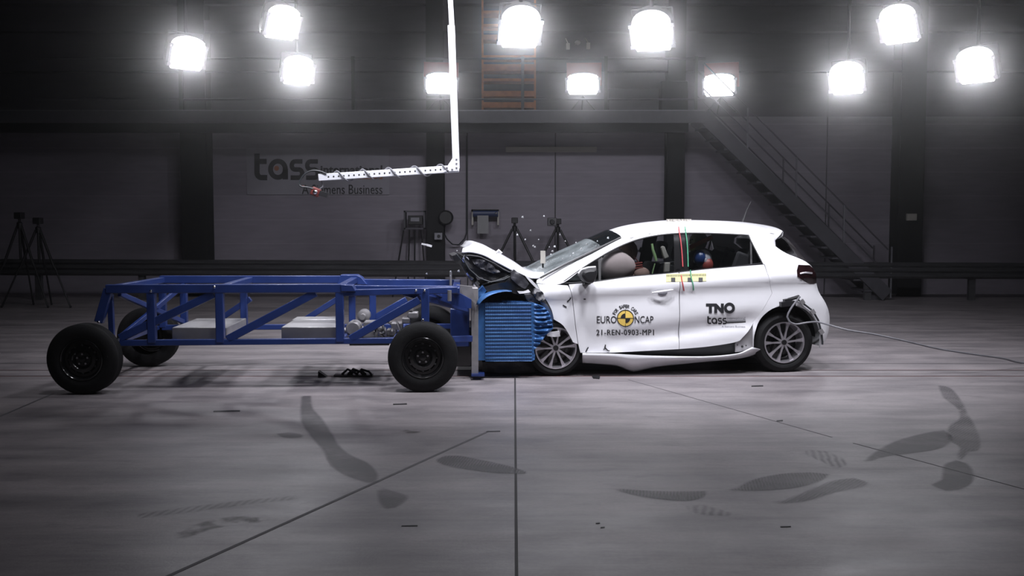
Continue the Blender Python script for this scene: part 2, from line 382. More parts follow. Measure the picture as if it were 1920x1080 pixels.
# horizontal panel seams of the back wall
sm = MB()
y = 232
for k in range(-14, 7):
    z = at(960, 412+k*44.8, WY).z
    if 0.1 < z < 3.6: sm.bbox((-15.8, WY-0.006, z-0.007), (15.8, WY, z+0.007))
struct(sm.build('trim_1', M_seam))
sm = MB()
for px in (1041, 876.5, 1548):
    x = at(px, 400, WY).x; sm.bbox((x-0.012, WY-0.008, 0), (x+0.012, WY-0.001, at(px, 246, WY).z if px < 1500 else 6.5))
struct(sm.build('trim_2', M_seamdk))
# steel columns of the hall
n = 3
for x0, x1, wy in ((340, 389, 21.25), (800, 832, 21.3), (1250, 1283, 21.3), (1685, 1731, 21.2)):
    a = at(x0, 400, wy).x; b = at(x1, 400, wy).x; mb = MB()
    mb.bbox((a, wy, 0), (b, wy+0.03, 8.2)); mb.bbox((a, WY-0.03, 0), (b, WY, 8.2)); mb.bbox(((a+b)/2-0.02, wy+0.03, 0), ((a+b)/2+0.02, WY-0.03, 8.2))
    o = struct(mb.build('trim_%d' % n, M_col)); n += 1
# upper purlins (barely lit) above the gallery
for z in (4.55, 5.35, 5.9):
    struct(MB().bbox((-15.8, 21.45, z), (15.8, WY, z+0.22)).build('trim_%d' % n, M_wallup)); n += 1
# floor joints
def fstrip(p, q, wd, m, nm, z=0.0015):
    p = Vector(p); q = Vector(q); d = (q-p).normalized(); s = Vector((-d.y, d.x, 0))*wd/2
    mb = MB(); mb.add([Vector((v.x, v.y, zz)) for zz in (0.0002, z) for v in (p-s, q-s, q+s, p+s)], [(3, 2, 1, 0), (4, 5, 6, 7), (0, 1, 5, 4), (1, 2, 6, 5), (2, 3, 7, 6), (3, 0, 4, 7)])
    return struct(mb.build(nm, m))
fstrip((0.016, 2.0, 0), (0.030, 10.4, 0), 0.016, M_joint, 'trim_%d' % n); n += 1
for (a, b), wd in (((flo(250, 1110), flo(918, 808)), 0.020), ((flo(0, 781), flo(100, 738)), 0.02), ((flo(1178, 712), flo(1560, 820)), 0.009), ((flo(1600, 831), flo(1990, 936)), 0.009)):
    fstrip(a, b, wd*1.2, M_jointlt, 'trim_%d' % n); n += 1
yA = flo(960, 705).y; yB = flo(960, 694.5).y
for yy, m_, ww in ((yA, M_joint, 0.022), (yA-0.02, M_rust, 0.012), (yB, M_joint, 0.02), (yB+0.02, M_rust, 0.012), (yB+0.5, M_joint, 0.008)):
    fstrip((-15, yy, 0), (15, yy, 0), ww, m_, 'trim_%d' % n); n += 1
# ---- gallery (mezzanine) across the back
MZ = at(960, 208, 19.9).z; MX1 = at(1322, 208, 19.9).x; ME = at(1322, 245, 19.9).z
g = thing('mezzanine_platform', 'dark steel gallery platform running along the back wall above the roller doors', 'platform', (0, 19.9, 0))
mi = Matrix.Translation((0, -19.9, 0))
MB(mi).bbox((-15.8, 19.93, MZ-0.10), (MX1, 21.3, MZ-0.02)).build('deck', M_col, g)
MB(mi).bbox((-15.8, 19.9, MZ-0.22), (MX1, 19.96, MZ)).build('edge_beam', M_stair, g)
MB(mi).bbox((-15.8, 20.25, ME), (MX1-0.25, 20.45, MZ-0.10)).build('main_beam', M_col, g)
MB(mi).bbox((-11.0, 19.88, MZ), (MX1, 19.97, MZ+0.02)).build('edge_strip', M_stairlt, g)
for px in (662, 980, 1136, 1305, 340):
    x = at(px, 150, 19.93).x; MB(mi).bbox((x-0.03, 19.91, MZ+0.02), (x+0.03, 19.95, MZ+1.02)).build('post', M_col, g)
for dz in (0.22, 0.98):
    MB(mi).tube([(-9, 19.93, MZ+dz), (MX1, 19.93, MZ+dz)], 0.02).build('handrail', M_stair, g)
# orange shelving behind the gallery rail
sh = thing('shelf_rack', 'orange boarded shelf rack standing on the gallery left of centre', 'shelf', (at(955, 200, 20.9).x, 20.9, MZ))
a = at(905, 200, 20.9).x-sh.location.x; b = at(1003, 200, 20.9).x-sh.location.x
for py, h in ((107, 6), (127, 12), (150, 5), (176, 10), (197, 10), (70, 9), (48, 5), (23, 5)):
    z = at(960, py, 20.9).z-MZ; MB().bbox((a, -0.03, z-h*0.0055), (b if py > 100 else a+0.42, 0.45, z+h*0.0055)).build('board', M_pallet, sh)
for xx in (a, b): MB().bbox((xx-0.02, -0.01, 0), (xx+0.02, 0.03, 2.3)).build('upright', M_pallet, sh)
for px, py, in ((1065, 87), (1103, 86)):
    p = at(px, py, 20.8); mb = MB(); mb.bbox(p-Vector((0.035, 0.03, 0.06)), p+Vector((0.035, 0.03, 0.06))); mb.tube([p+Vector((0, 0, 0.06)), p+Vector((0, 0.9, 0.3))], 0.01)
    tag(mb.build('small_wall_speaker', M_light), 'small pale box on the upper back wall, %s of the pale round dome' % ('left' if px < 1080 else 'right'), 'box')
p = at(1083, 80, 20.8); mb = MB(); mb.ball(p, (0.06, 0.06, 0.045)); mb.tube([p, p+Vector((0, 0.9, 0.1))], 0.01)
tag(mb.build('dome_camera', M_light), 'pale round dome between the two small boxes high on the back wall', 'camera')
# lockers on gallery
c = at(1225, 190, 21.2); c.z = MZ
lk = tag(MB().bbox((at(1141, 190, 21.0).x, 21.0, MZ), (at(1235, 190, 21.0).x, 21.5, MZ+0.55)).build('storage_cabinet', M_stair, None, 0.01), 'low grey cabinet on the gallery right of the middle tripod lamp', 'cabinet')
tag(MB().bbox((at(1240, 190, 21.0).x, 21.0, MZ), (at(1290, 190, 21.0).x, 21.5, MZ+0.7)).build('storage_cabinet', M_col, None, 0.01), 'dark cabinet on the gallery next to the stair head', 'cabinet')
# ---- staircase
SY = 20.0
st = thing('metal_staircase', 'grey steel staircase climbing left to the gallery along the back wall', 'staircase', (at(1650, 555, SY).x, SY, 0))
SM = Matrix.Translation(-Vector(st.location))
top = at(1318, 216, SY); bot = at(1663, 560, SY); bot.z = 0.0
dn = (bot-top).normalized()
for yy in (0, 0.85):
    a = top+Vector((0, yy, 0)); b = bot+Vector((0, yy, 0))
    mb = MB(SM); mb.bar(a, b+Vector((0, 0, 0.1)), 0.05, 0.26); mb.build('stringer', M_stair, st)
NT = 17
for i in range(1, NT):
    p = top.lerp(bot, i/NT); MB(SM).box(p+Vector((-0.09, 0.42, -0.02)), (0.26, 0.8, 0.035)).build('tread', M_stair, st)
for yy, posts in ((0, (1401, 1494, 1585, 1676)), (0.85, (1469, 1556, 1643))):
    for px in posts:
        x = at(px, 300, SY+yy).x; t = (x-top.x)/(bot.x-top.x); t = min(t, 0.985); z = top.z+(bot.z-top.z)*t
        MB(SM).bbox((x-0.014, SY+yy-0.014, z), (x+0.014, SY+yy+0.014, z+0.98)).build('rail_post', M_stairlt if yy == 0 else M_stair, st)
    for dz in (0.98, 0.5):
        MB(SM).tube([top+Vector((0, yy, dz)), bot+Vector((0, yy, dz))], 0.016, 6).build('handrail', M_stair, st)
# ---- guard rail in front of the back wall
gr = thing('guard_rail', 'long grey corrugated steel crash barrier rail on posts before the back wall', 'guard rail', (0, 20.0, 0))
prof = []
for k in range(25):
    t = k/24; prof.append((0.035*math.cos(t*3*2*PI), 0.45+0.31*t))
P = [[Vector((x, -0.05*x/10+dy, z+(-0.0035*x))) for dy, z in prof] for x in (-15.7, -10, -5, 0, 5, 10, 15.7)]
MB().grid(P).build('beam', M_rail, gr, solid=0.006)
for k in range(-8, 9):
    x = k*2+1.75-0.9; yy = -0.005*x+0.09
    if abs(x) < 15.5: MB().bbox((x-0.06, yy, 0), (x+0.06, yy+0.1, 0.72)).build('post', M_rail, gr)
MB().box((at(1650, 550, 20).x, 0.25, 0.17), (0.28, 0.2, 0.34)).build('anchor_block', M_stair, gr)

# ---- wall banner
def wl(Y):
    return lambda x, y: at(x, y, Y)
bn = thing('wall_banner', 'pale company banner with tass international lettering hung on the back wall', 'banner', (at(596, 365, WY-0.02).x, WY-0.02, at(596, 365, WY-0.02).z))
BM = Matrix.Translation(-Vector(bn.location))
a = at(462, 277, WY-0.02); b = at(730, 365, WY-0.02)
MB(BM).bbox((a.x, WY-0.03, b.z), (b.x, WY-0.015, a.z)).build('cloth', M_banner, bn)
fnb = wl(WY-0.034)
mb = MB(BM); tass_logo(mb, 477, 288, 598, 337, fnb); mb.build('logo_lettering', M_bprint, bn, recalc=False)
mb = MB(BM); P_ = [fnb(x, y) for x, y in arc(518.5, 315.5, 4.5, 4.8, 0, 350, 20)]; mb.add(P_, [tuple(range(len(P_)))]); mb.build('logo_dot', M_borange, bn)
def put_text(mb, s, x0, y0, x1, y1, fn, off=0.0, sp=1.0):
    v, f = text_geo(s, off, sp)
    mb.add([fn(x0+u*(x1-x0), y1-w*(y1-y0)) for u, w in v], f)
mb = MB(BM); put_text(mb, 'international', 601, 310, 717, 326, fnb, 0.03); mb.build('lettering', M_bprint, bn); mb = MB(BM); put_text(mb, 'A Siemens Business', 566, 346, 717, 364, fnb, 0.005); mb.build('lettering', M_bprint, bn)
mb = MB(BM); stroke(mb, [(600, 333.5), (717, 333.5)], 4, fnb); mb.build('underline_bar', M_borange, bn)
# left side darker curtain panel under banner
# fluorescent fitting on the wall
c = at(1033, 280, WY-0.09)
fx = thing('wall_light_fitting', 'long pale unlit strip light fitting on the back wall above the door', 'light fitting', (c.x, WY, c.z))
a = at(948, 275, WY-0.1); b = at(1119, 285, WY-0.1)
FM = Matrix.Translation(-Vector(fx.location))
MB(FM).bbox((a.x, WY-0.1, b.z), (b.x, WY-0.03, a.z)).build('cover', M_light, fx, 0.01)
MB(FM).bbox((a.x+0.1, WY-0.03, b.z+0.03), (b.x-0.1, WY, a.z-0.03)).build('bracket', M_col, fx)
# paper roll dispenser
ds = thing('paper_roll_dispenser', 'dark paper roll holder with pale paper sheet hanging on back wall', 'dispenser', (at(910, 440, 21.6).x, WY, at(910, 440, 21.6).z))
DM = Matrix.Translation(-Vector(ds.location))
MB(DM).tube([at(887, 400, 21.45), at(934, 400, 21.45)], 0.075, 16).build('roll', M_navy, ds)
a = at(895, 404, 21.4); b = at(916, 438, 21.4); MB(DM).bbox((a.x, 21.39, b.z), (b.x, 21.42, a.z)).build('paper_sheet', M_paper, ds)
for px in (886, 934):
    a = at(px-1.5, 396, 21.5); b = at(px+1.5, 422, 21.5); MB(DM).bbox((a.x, 21.46, b.z), (b.x, WY, a.z)).build('bracket', M_light, ds); a = at(884, 393, 21.5); b = at(935, 396, 21.5); MB(DM).bbox((a.x, 21.4, b.z), (b.x, WY, a.z)).build('top_plate', M_light, ds)
p = at(930, 399.5, 21.36); MB(DM).ball(p, 0.022).build('end_knob', M_silver, ds)
# cable conduit
mb = MB(); pts = [at(875, 255, WY-0.05), at(875, 400, WY-0.05), at(875, 436, WY-0.06), at(871, 448, WY-0.1), at(860, 459, WY-0.15), at(848, 458, WY-0.2), at(838, 448, WY-0.3), at(834, 440, WY-0.38)]
mb.tube(pts, 0.014, 6); tag(mb.build('wall_cable', M_dcable), 'dark cable running down the back wall and looping to the column', 'cable')
# things on the middle column
p = at(836, 408, 21.25); mb = MB(); mb.lathe([(0.10, 0.0), (0.10, 0.15), (-0.05, 0.15), (-0.08, 0.12), (-0.08, 0)], p, 20)
tag(mb.build('cable_reel', M_plast), 'black round cable reel hanging on the middle steel column', 'reel')
p = at(822, 443, 21.2); sb = thing('socket_box', 'small grey electrical socket box low on the middle steel column', 'box', p)
MB().box((0, 0, 0), (0.16, 0.1, 0.14)).build('case', M_printg, sb, 0.008); MB().lathe([(-0.065, 0), (-0.065, 0.03), (-0.05, 0.035)], (0.01, 0, 0), 14).build('socket', M_plast, sb)
p = at(1709, 407, 21.15); nb = thing('notice_box', 'small pale box fixed to the right-hand dark column', 'box', p)
MB().box((0, 0, 0), (0.20, 0.08, 0.14)).build('case', M_light, nb, 0.01); MB().box((0, -0.045, 0.0), (0.14, 0.01, 0.08)).build('lid', M_light, nb)
# ---- tripods
def tripod(name, label, px, ptop, Y, spread, mcol, zbase=0.0, legs=None, head=True, mast=True, group=None, cat='tripod'):
    c = at(px, ptop, Y); t = thing(name, label, cat, (c.x, Y, zbase), 0, group)
    H = c.z-zbase
    for k, (dx, dy) in enumerate(legs or ((-spread, -0.15), (spread, -0.2), (0.02, 0.4))):
        mb = MB(); mb.tube([(dx*0.06, dy*0.06, H*0.86), (dx*0.5, dy*0.5, H*0.44)], 0.024, 8); mb.tube([(dx*0.5, dy*0.5, H*0.46), (dx, dy, 0.01)], 0.016, 8)
        l = mb.build('leg', mcol, t); MB().ball((dx, dy, 0.022), 0.022, 8, 6).build('rubber_foot', M_plast, l)
    if mast: MB().tube([(0, 0, H*0.5), (0, 0, H*0.93)], 0.025, 8).build('centre_column', mcol, t)
    MB().lathe([(H*0.83, 0.05), (H*0.89, 0.05), (H*0.9, 0.03)], (0, 0, 0), 12, 'z').build('collar', mcol, t)
    if head:
        MB().box((0, 0, H*0.965), (0.13, 0.16, H*0.07)).build('head', mcol, t, 0.01)
    return t, H
tripod('camera_tripod', 'black tripod with small dark head behind the guard rail above the crumpled bonnet', 965, 408, 20.7, 0.75, M_plast)
t, H = tripod('camera_tripod', 'black tripod carrying a boxy camera behind the guard rail beside the windscreen', 1046, 410, 20.7, 0.75, M_plast)
p = at(1035, 416, 20.6); c = thing('video_camera', 'small brown-grey camera mounted left on the tripod beside the windscreen', 'camera', p)
MB().box((0, 0, 0), (0.18, 0.2, 0.16)).build('body', M_pallet if False else M_housing, c, 0.01); MB().lathe([(-0.16, 0.0), (-0.16, 0.04), (-0.1, 0.05)], (0.0, 0, 0), 14).build('lens', M_plast, c)
tripod('light_stand', 'tall black tripod standing far left in the dark', 36, 398, 18.6, 0.55, M_plast, group=None)
tripod('light_stand', 'tall black tripod in the dark, nearer to the blue trolley', 71, 408, 18.6, 0.62, M_plast)
# monitor on a stand left of the middle column
t = thing('control_cabinet', 'dark open control box on a thin-legged stand beside the middle column', 'cabinet', (at(776, 500, 20.9).x, 20.9, 0))
TM = Matrix.Translation(-Vector(t.location))
def fr4(px0, py0, px1, py1, Y, th, d):
    mb = MB(TM); a = at(px0, py0, Y); b = at(px1, py1, Y)
    mb.bbox((a.x, Y, a.z-th), (b.x, Y+d, a.z)); mb.bbox((a.x, Y, b.z), (b.x, Y+d, b.z+th)); mb.bbox((a.x, Y, b.z), (a.x+th, Y+d, a.z)); mb.bbox((b.x-th, Y, b.z), (b.x, Y+d, a.z)); return mb
fr4(757, 395, 797, 430, 20.9, 0.03, 0.3).build('frame', M_stair, t)
a = at(765, 404, 20.95); b = at(792, 421, 20.95); MB(TM).bbox((a.x, 20.95, b.z), (b.x, 21.15, a.z)).build('monitor', M_plast, t, 0.01)
a = at(770, 408, 20.94); b = at(786, 415, 20.94); MB(TM).bbox((a.x, 20.94, b.z), (b.x, 20.95, a.z)).build('screen', M_printg, t)
for x0, x1 in ((757, 735), (768, 764), (778, 776), (790, 800)):
    MB(TM).tube([at(x0, 432, 21.0), Vector((at(x1, 560, 20.8).x, 20.8+(x0 % 3)*0.1, 0.0))], 0.016, 6).build('leg', M_plast, t)

# ---- flood lamps
AIM = Vector((0.6, 10.0, 0.3))
def flood(px, py, Y, wd, ht, label, group, tri=False, dome=1.0, red=False, power=LAMP_W, pos=None, aim=AIM, spread=130):
    c = pos or at(px, py, Y)
    d = (aim-c).normalized()
    yaw = math.atan2(d.x, -d.y); tilt = math.asin(-d.z)      # lamp faces local -Y
    R = Matrix.Rotation(yaw, 4, 'Z') @ Matrix.Rotation(tilt*0.75, 4, 'X')
    base = Vector((c.x, c.y, MZ)) if tri else Vector((c.x, c.y, 8.2)) 
    t = thing('flood_lamp', label, 'lamp', base, 0, group)
    M = Matrix.Translation(c-base) @ R
    mb = MB(M); hw, hh = wd/2, ht/2
    bev = [(-hw, -hh*0.6), (-hw*0.85, -hh), (hw*0.85, -hh), (hw, -hh*0.6)]+[(hw*math.cos(PI*k/12), hh*0.45+hh*(dome-0.45)*math.sin(PI*k/12)**0.8) for k in range(13)]
    fn = lambda u, v, dd: Vector((u, dd, v))
    mb.prism([(u*0.98, v*0.98) for u, v in bev], fn, 0.0, 0.16); h = mb.build('housing', M_housing, t)
    # lit opening, domed and enlarged to imitate bloom around the lamp
    MB(M).prism(bev, fn, -0.03, 0.0).build('lens', M_lens, h)
    for sx in (-1, 1):
        mb = MB(M); mb.box((sx*(hw+0.014), -0.01, 0), (0.032, 0.08, ht*0.62))
        mb.box((sx*(hw+0.01), -0.02, -hh*0.72), (0.06, 0.06, 0.05)); mb.box((sx*(hw+0.01), -0.02, hh*0.5), (0.06, 0.06, 0.05)); mb.build('side_clamp', M_silver, t)
    if red:
        MB(M).box((0.02, 0.2, hh*0.75), (wd*1.12, 0.05, ht*1.1)).build('rear_shield', M_redh, t)
    b = MB(M); yk = [(-hw-0.01, 0.12, 0), (-hw-0.01, 0.12, hh+0.05), (hw+0.01, 0.12, hh+0.05), (hw+0.01, 0.12, 0)]
    if tri:
        yk = [(x, y_, -z) for x, y_, z in yk]
    for i in range(3): b.bar(yk[i], yk[i+1], 0.016, 0.016)
    b.build('yoke', M_housing, t)
    cc = (c-base)+R.to_3x3() @ Vector((0, 0.12, (-1 if tri else 1)*(hh+0.05)))
    if tri:
        for dx, dy in ((-0.28, -0.1), (0.28, -0.1), (0, 0.3), ): MB().tube([cc, (cc.x+dx, cc.y+dy, 0.01)], 0.015, 6).build('leg', M_plast, t)
    else:
        MB().tube([cc, (cc.x, cc.y, 0)], 0.025, 8).build('hanger_pole', M_col, t)
    L = bpy.data.lights.new('led_light', 'AREA'); L.shape = 'RECTANGLE'; L.size = wd*0.85; L.size_y = ht*0.85; L.energy = power; L.color = (0.93, 0.93, 1.0); L.spread = math.radians(spread)
    lo = bpy.data.objects.new('led_light', L); link(lo, t)
    lo.matrix_local = M @ Matrix.Translation((0, -0.06, 0)) @ Matrix.Rotation(-PI/2, 4, 'X')
    lo.visible_camera = True
    return t
GU = 'hanging flood lamps at the upper left and right'
lm = [(350, 101, 15.0, 0.52, 0.44, 'lit flood lamp hanging highest-numbered far left, lowest and leftmost of the left trio', 1.15),
      (528, 43, 14.0, 0.46, 0.42, 'lit flood lamp hanging at the top of the left trio', 1.15),
      (558, 133, 16.5, 0.48, 0.42, 'lit flood lamp hanging lowest and rightmost of the left trio', 1.15),
      (975, 55, 13.5, 0.50, 0.48, 'bright round-looking flood lamp hanging above the orange shelf rack', 1.35),
      (1223, 62, 13.5, 0.50, 0.46, 'bright flood lamp hanging at the top between stair head and shelf rack', 1.35),
      (1589, 149, 16.0, 0.50, 0.44, 'lit flood lamp hanging low in the right trio, nearest the staircase', 1.25),
      (1687, 48, 14.0, 0.50, 0.46, 'lit flood lamp hanging at the top of the right trio', 1.25),
      (1831, 125, 14.5, 0.52, 0.44, 'lit flood lamp hanging at the far right edge of the hall', 1.25)]
lm[0] = lm[0][:5]+('lit flood lamp hanging farthest left of all the lamps', 1.15)
for px, py, Y, wd, ht, lb, dm in lm: flood(px, py, Y, wd, ht, lb, None, dome=dm)
flood(827, 156, 20.3, 0.60, 0.40, 'flood lamp on a stand on the gallery, partly behind the hanging arm', None, True, red=True, power=6.0)
flood(1093, 157, 20.3, 0.60, 0.40, 'flood lamp on a stand in the middle of the gallery with red shield', None, True, red=True, power=6.0)
flood(1349, 159, 20.1, 0.58, 0.42, 'flood lamp on a stand at the top of the staircase', None, True, red=True, power=6.0)
for i, (x, y_, z, am, pw, spr) in enumerate(OVERHEAD):
    flood(0, 0, 0, 0.9, 0.6, 'flood lamp hung from the hall ceiling above the test area', 'overhead flood lamps above the test area', pos=Vector((x, y_, z)), aim=Vector(am), power=pw, spread=spr)

# ================================================================== GENERIC SHEETS
def catmull(poly, step, closed=True, corner=38):
    n = len(poly); out = []
    P = [Vector(p) for p in poly]
    def is_c(i):
        if not closed and (i == 0 or i == n-1): return True
        a = P[i]-P[i-1]; b = P[(i+1) % n]-P[i]
        if a.length < 1e-9 or b.length < 1e-9: return True
        return a.angle(b) > math.radians(corner)
    for i in range(n if closed else n-1):
        p1 = P[i]; p2 = P[(i+1) % n]
        p0 = p1-(p2-p1) if is_c(i) else P[i-1]
        p3 = p2+(p2-p1) if is_c((i+1) % n) else P[(i+2) % n]
        m = max(1, int(math.ceil((p2-p1).length/step)))
        for k in range(m):
            t = k/m; t2 = t*t; t3 = t2*t
            out.append(0.5*((2*p1)+(p2-p0)*t+(2*p0-5*p1+4*p2-p3)*t2+(3*p1-p0-3*p2+p3)*t3))
    if not closed: out.append(P[-1].copy())
    return out
def inpoly(p, poly):
    x, y = p; c = False; n = len(poly); j = n-1
    for i in range(n):
        xi, yi = poly[i]; xj, yj = poly[j]
        if (yi > y) != (yj > y) and x < (xj-xi)*(y-yi)/(yj-yi)+xi: c = not c
        j = i
    return c
def segdist(p, poly, closed=True):
    best = 1e9; n = len(poly)
    for i in range(n if closed else n-1):
        a = poly[i]; b = poly[(i+1) % n]; d = b-a; l = d.length_squared
        t = 0 if l < 1e-12 else max(0, min(1, (p-a).dot(d)/l)); best = min(best, (a+d*t-p).length)
    return best
def sheet(mb, poly, fn, grid=0.05, rim=0.02, flip=False, holes=()):
    # poly: 2D boundary (already smooth); fn(u, v, d) -> point (d: extra depth behind the sheet)
    poly = [Vector((p[0], p[1])) for p in poly]; vs = list(poly); ed = [(i, (i+1) % len(poly)) for i in range(len(poly))]
    x0 = min(p.x for p in poly); x1 = max(p.x for p in poly); y0 = min(p.y for p in poly); y1 = max(p.y for p in poly)
    nx = int((x1-x0)/grid)+1; ny = int((y1-y0)/grid)+1
    for i in range(nx+1):
        for j in range(ny+1):
            p = Vector((x0+(i+0.5*(j % 2))*grid, y0+j*grid))
            if inpoly(p, poly) and segdist(p, poly) > grid*0.4: vs.append(p)
    V, E, Fc, *_ = delaunay_2d_cdt(vs, ed, [], 0, 1e-5)
    fs = []
    for f in Fc:
        c = sum((V[i] for i in f), Vector((0, 0)))/len(f)
        if inpoly(c, poly): fs.append(tuple(f) if not flip else tuple(reversed(f)))
    mb.add([fn(p.x, p.y, 0) for p in V], fs, True)
    if rim:
        n = len(poly); a = [fn(p.x, p.y, 0) for p in poly]; b = [fn(p.x, p.y, rim) for p in poly]
        mb.add(a+b, [(i, (i+1) % n, n+(i+1) % n, n+i) for i in range(n)])
def smooth01(t): t = max(0.0, min(1.0, t)); return t*t*(3-2*t)

# ================================================================== THE CAR
CA = flo(1043, 707); CB = flo(1473, 699.5)
ux = (CB-CA).normalized(); uy = Vector((-ux.y, ux.x, 0)); CYAW = math.atan2(ux.y, ux.x)
car = thing('crashed_car', 'white five-door hatchback with its crushed front end against the blue barrier', 'car', (CA.x, CA.y, 0), CYAW)
def Cp(px, py, y):
    d = ray(px, py); o = Vector((0, 0, CAMZ))-CA
    t = (y-o.dot(uy))/d.dot(uy); P = o+d*t
    return Vector((P.dot(ux), y, P.z))
W = 1.73
def inset(u, z):
    zc = 0.84+0.16*max(-0.1, min(1.15, u/2.6)); b = 0.0
    if z > zc:
        t = z-zc; b = 0.42*t*smooth01(t/0.10+0.35)
        if z > 1.38: b += 0.35*(z-1.38)
    else:
        t = zc-z; b = 0.03*smooth01(t/0.09)-0.022*smooth01((t-0.10)/0.22)
        wt = smooth01((u-0.35)/0.35)*smooth01((2.25-u)/0.3)
        zl = 0.30+0.24*(u-0.35)/1.75
        if z < zl: b += wt*0.045*(1-smooth01((zl-z)/0.10))
        else: b += wt*0.045*smooth01(1-(z-zl)/0.16)
        if z < 0.25: b += (0.25-z)*0.5
    if u > 2.5: b += 0.5*(u-2.5)**2
    if u < 0.3: b += 0.12*(0.3-u)**2
    return b
EDGE = []
def C2(px, py, extra=0.0):
    y = extra
    for _ in range(5):
        p = Cp(px, py, y); y = inset(p.x, p.z)+extra
    return p
ER = 0.10
edge_px = [(1007, 531), (1013, 520), (1060, 495), (1110, 471), (1166, 444), (1200, 433), (1247, 425.5), (1300, 422.5), (1400, 425), (1450, 430), (1472, 434),
           (1456, 451), (1457, 462), (1478, 475), (1515, 491), (1530, 509), (1537, 545), (1548, 563), (1556, 582), (1558, 602), (1555, 625), (1549, 640), (1543, 650)]
e_uv = [C2(x, y, 0.05) for x, y in edge_px]
EDGE = catmull([(p.x, p.z) for p in e_uv], 0.06, False, 40)
def side(u, z, off=0.0, rnd=True):
    b = inset(u, z)
    if rnd:
        d = segdist(Vector((u, z)), EDGE, False)
        if d < ER:
            k = ER-d; b += (ER-math.sqrt(max(0, ER*ER-k*k)))*(0.6 if u < 2.3 else 1.0)
    return b+off
def shrink(px, g):
    n = len(px); out = []; A = sum(px[i][0]*px[(i+1) % n][1]-px[(i+1) % n][0]*px[i][1] for i in range(n)); s = 1 if A > 0 else -1
    for i in range(n):
        a = Vector(px[i])-Vector(px[i-1]); b = Vector(px[(i+1) % n])-Vector(px[i]); a.normalize(); b.normalize()
        na = Vector((-a.y, a.x))*s; nb = Vector((-b.y, b.x))*s; m = (na+nb); m = m.normalized() if m.length > 1e-6 else na
        k = max(0.5, m.dot(na)); out.append((px[i][0]+m.x*g/k, px[i][1]+m.y*g/k))
    return out
def uvpoly(px, gap=0.5, step=0.07, extra=0.0, corner=38):
    pts = [C2(x, y, extra) for x, y in (shrink(px, gap) if gap else px)]
    return catmull([(p.x, p.z) for p in pts], step, True, corner)
def panel(name, px, m, parent=None, off=0.0, rim=0.025, grid=0.045, gap=0.5, far=True, rnd=True, step=0.05, corner=38):
    uv = uvpoly(px, gap, step, 0, corner)
    mb = MB(); sheet(mb, uv, lambda u, v, d: Vector((u, side(u, v, off, rnd)+d, v)), grid, rim)
    o = mb.build(name, m, parent or car)
    if far:
        mb = MB(); sheet(mb, uv, lambda u, v, d: Vector((u, W-side(u, v, off, rnd)-d, v)), 0.09, rim, True)
        mb.build(name, m, car)
    return o
P_win = [(1430, 494), (1410, 455), (1404, 441), (1340, 438), (1280, 437.5), (1230, 442), (1188, 452), (1147, 470), (1097, 500), (1052, 532)]
arch = [(1413, 652), (1414, 630), (1420, 609), (1431, 592), (1448, 579), (1470, 572.5), (1494, 573.5), (1515, 584), (1530, 602), (1538, 625), (1537, 652)]
body = edge_px + arch[::-1] + [(1412, 609), (1431, 580), (1448, 550), (1442, 520), (1434, 496)] + P_win
panel('body_side', body, M_white, gap=0.0)
panel('fender', [(1007, 532), (1052, 534), (1065, 535), (1070, 545), (1074, 567), (1079, 610), (1084, 646), (1074, 642), (1069, 632), (1056, 611), (1038, 599), (1034, 582), (1026, 566), (1017, 553)], M_white, rnd=False)
fd = panel('front_door', [(1066, 533), (1113, 528.5), (1180, 519), (1247, 513), (1273, 510.5), (1273.5, 655), (1210, 658.5), (1148, 661.5), (1088, 662), (1084, 645), (1079, 610), (1074, 567), (1070, 545)], M_white, rnd=False)
rd = panel('rear_door', [(1273.5, 510.5), (1320, 505), (1376, 500), (1433, 495.5), (1442, 520), (1448, 550), (1431, 580), (1412, 608), (1392, 634), (1379, 642), (1330, 650), (1273.5, 655)], M_white, rnd=False)
# windows
fw = [(1052, 532), (1097, 500), (1147, 470), (1188, 452), (1230, 442), (1266, 438), (1266, 512.5), (1247, 513.5), (1180, 519.5), (1113, 528.5)]
rw = [(1290, 437.5), (1340, 438), (1404, 441), (1410, 455), (1430, 494), (1376, 500), (1320, 505), (1290, 508.5)]
panel('front_window', fw, M_glass, off=0.018, rim=0, gap=-1.5, rnd=False)
panel('rear_window', rw, M_glass, off=0.018, rim=0, gap=-1.5, rnd=False)
panel('door_pillar', [(1263, 437), (1292, 436.5), (1292, 509), (1265, 512)], M_blackmetal, off=0.010, rim=0.01, gap=0, rnd=False)
panel('window_divider', [(1122, 486), (1127, 484), (1127, 527), (1123, 527.5)], M_plast, off=0.010, gap=0, rnd=False)
panel('window_divider', [(1407, 448), (1410, 455), (1411, 496), (1407.5, 497)], M_plast, off=0.010, gap=0, rnd=False)
def sline(px, step=0.05, off=0.0, closed=False, extra=0.0):
    uv = catmull([(p.x, p.z) for p in [C2(x, y) for x, y in px]], step, closed, 38)
    return [Vector((p.x, side(p.x, p.y, off, False), p.y)) for p in uv]
MB().tube(sline(P_win+[(1113, 528.5), (1180, 519.5), (1247, 513.5), (1320, 505.5), (1376, 500.5), (1430, 494)], off=0.008), 0.009, 6).build('window_seal', M_plast, car)
# sill, exposed behind the torn skirt
panel('sill', [(1088, 655), (1400, 630), (1412, 655), (1380, 668), (1230, 676), (1092, 680)], M_under, off=0.06, rim=0.05, gap=0, rnd=False)
panel('sill_bracket', [(1386, 638), (1411, 612), (1413, 658), (1380, 661), (1380, 645)], M_grey, off=0.03, rim=0.02, gap=0, far=False, rnd=False)
mb = MB()
for px, py in ((1392, 650), (1383, 647), (1399, 648)):
    p = C2(px, py, 0.025); mb.tube([p, p+Vector((0, 0.02, 0))], 0.012 if px == 1392 else 0.006, 10)
mb.build('bracket_hole', M_hole, car)
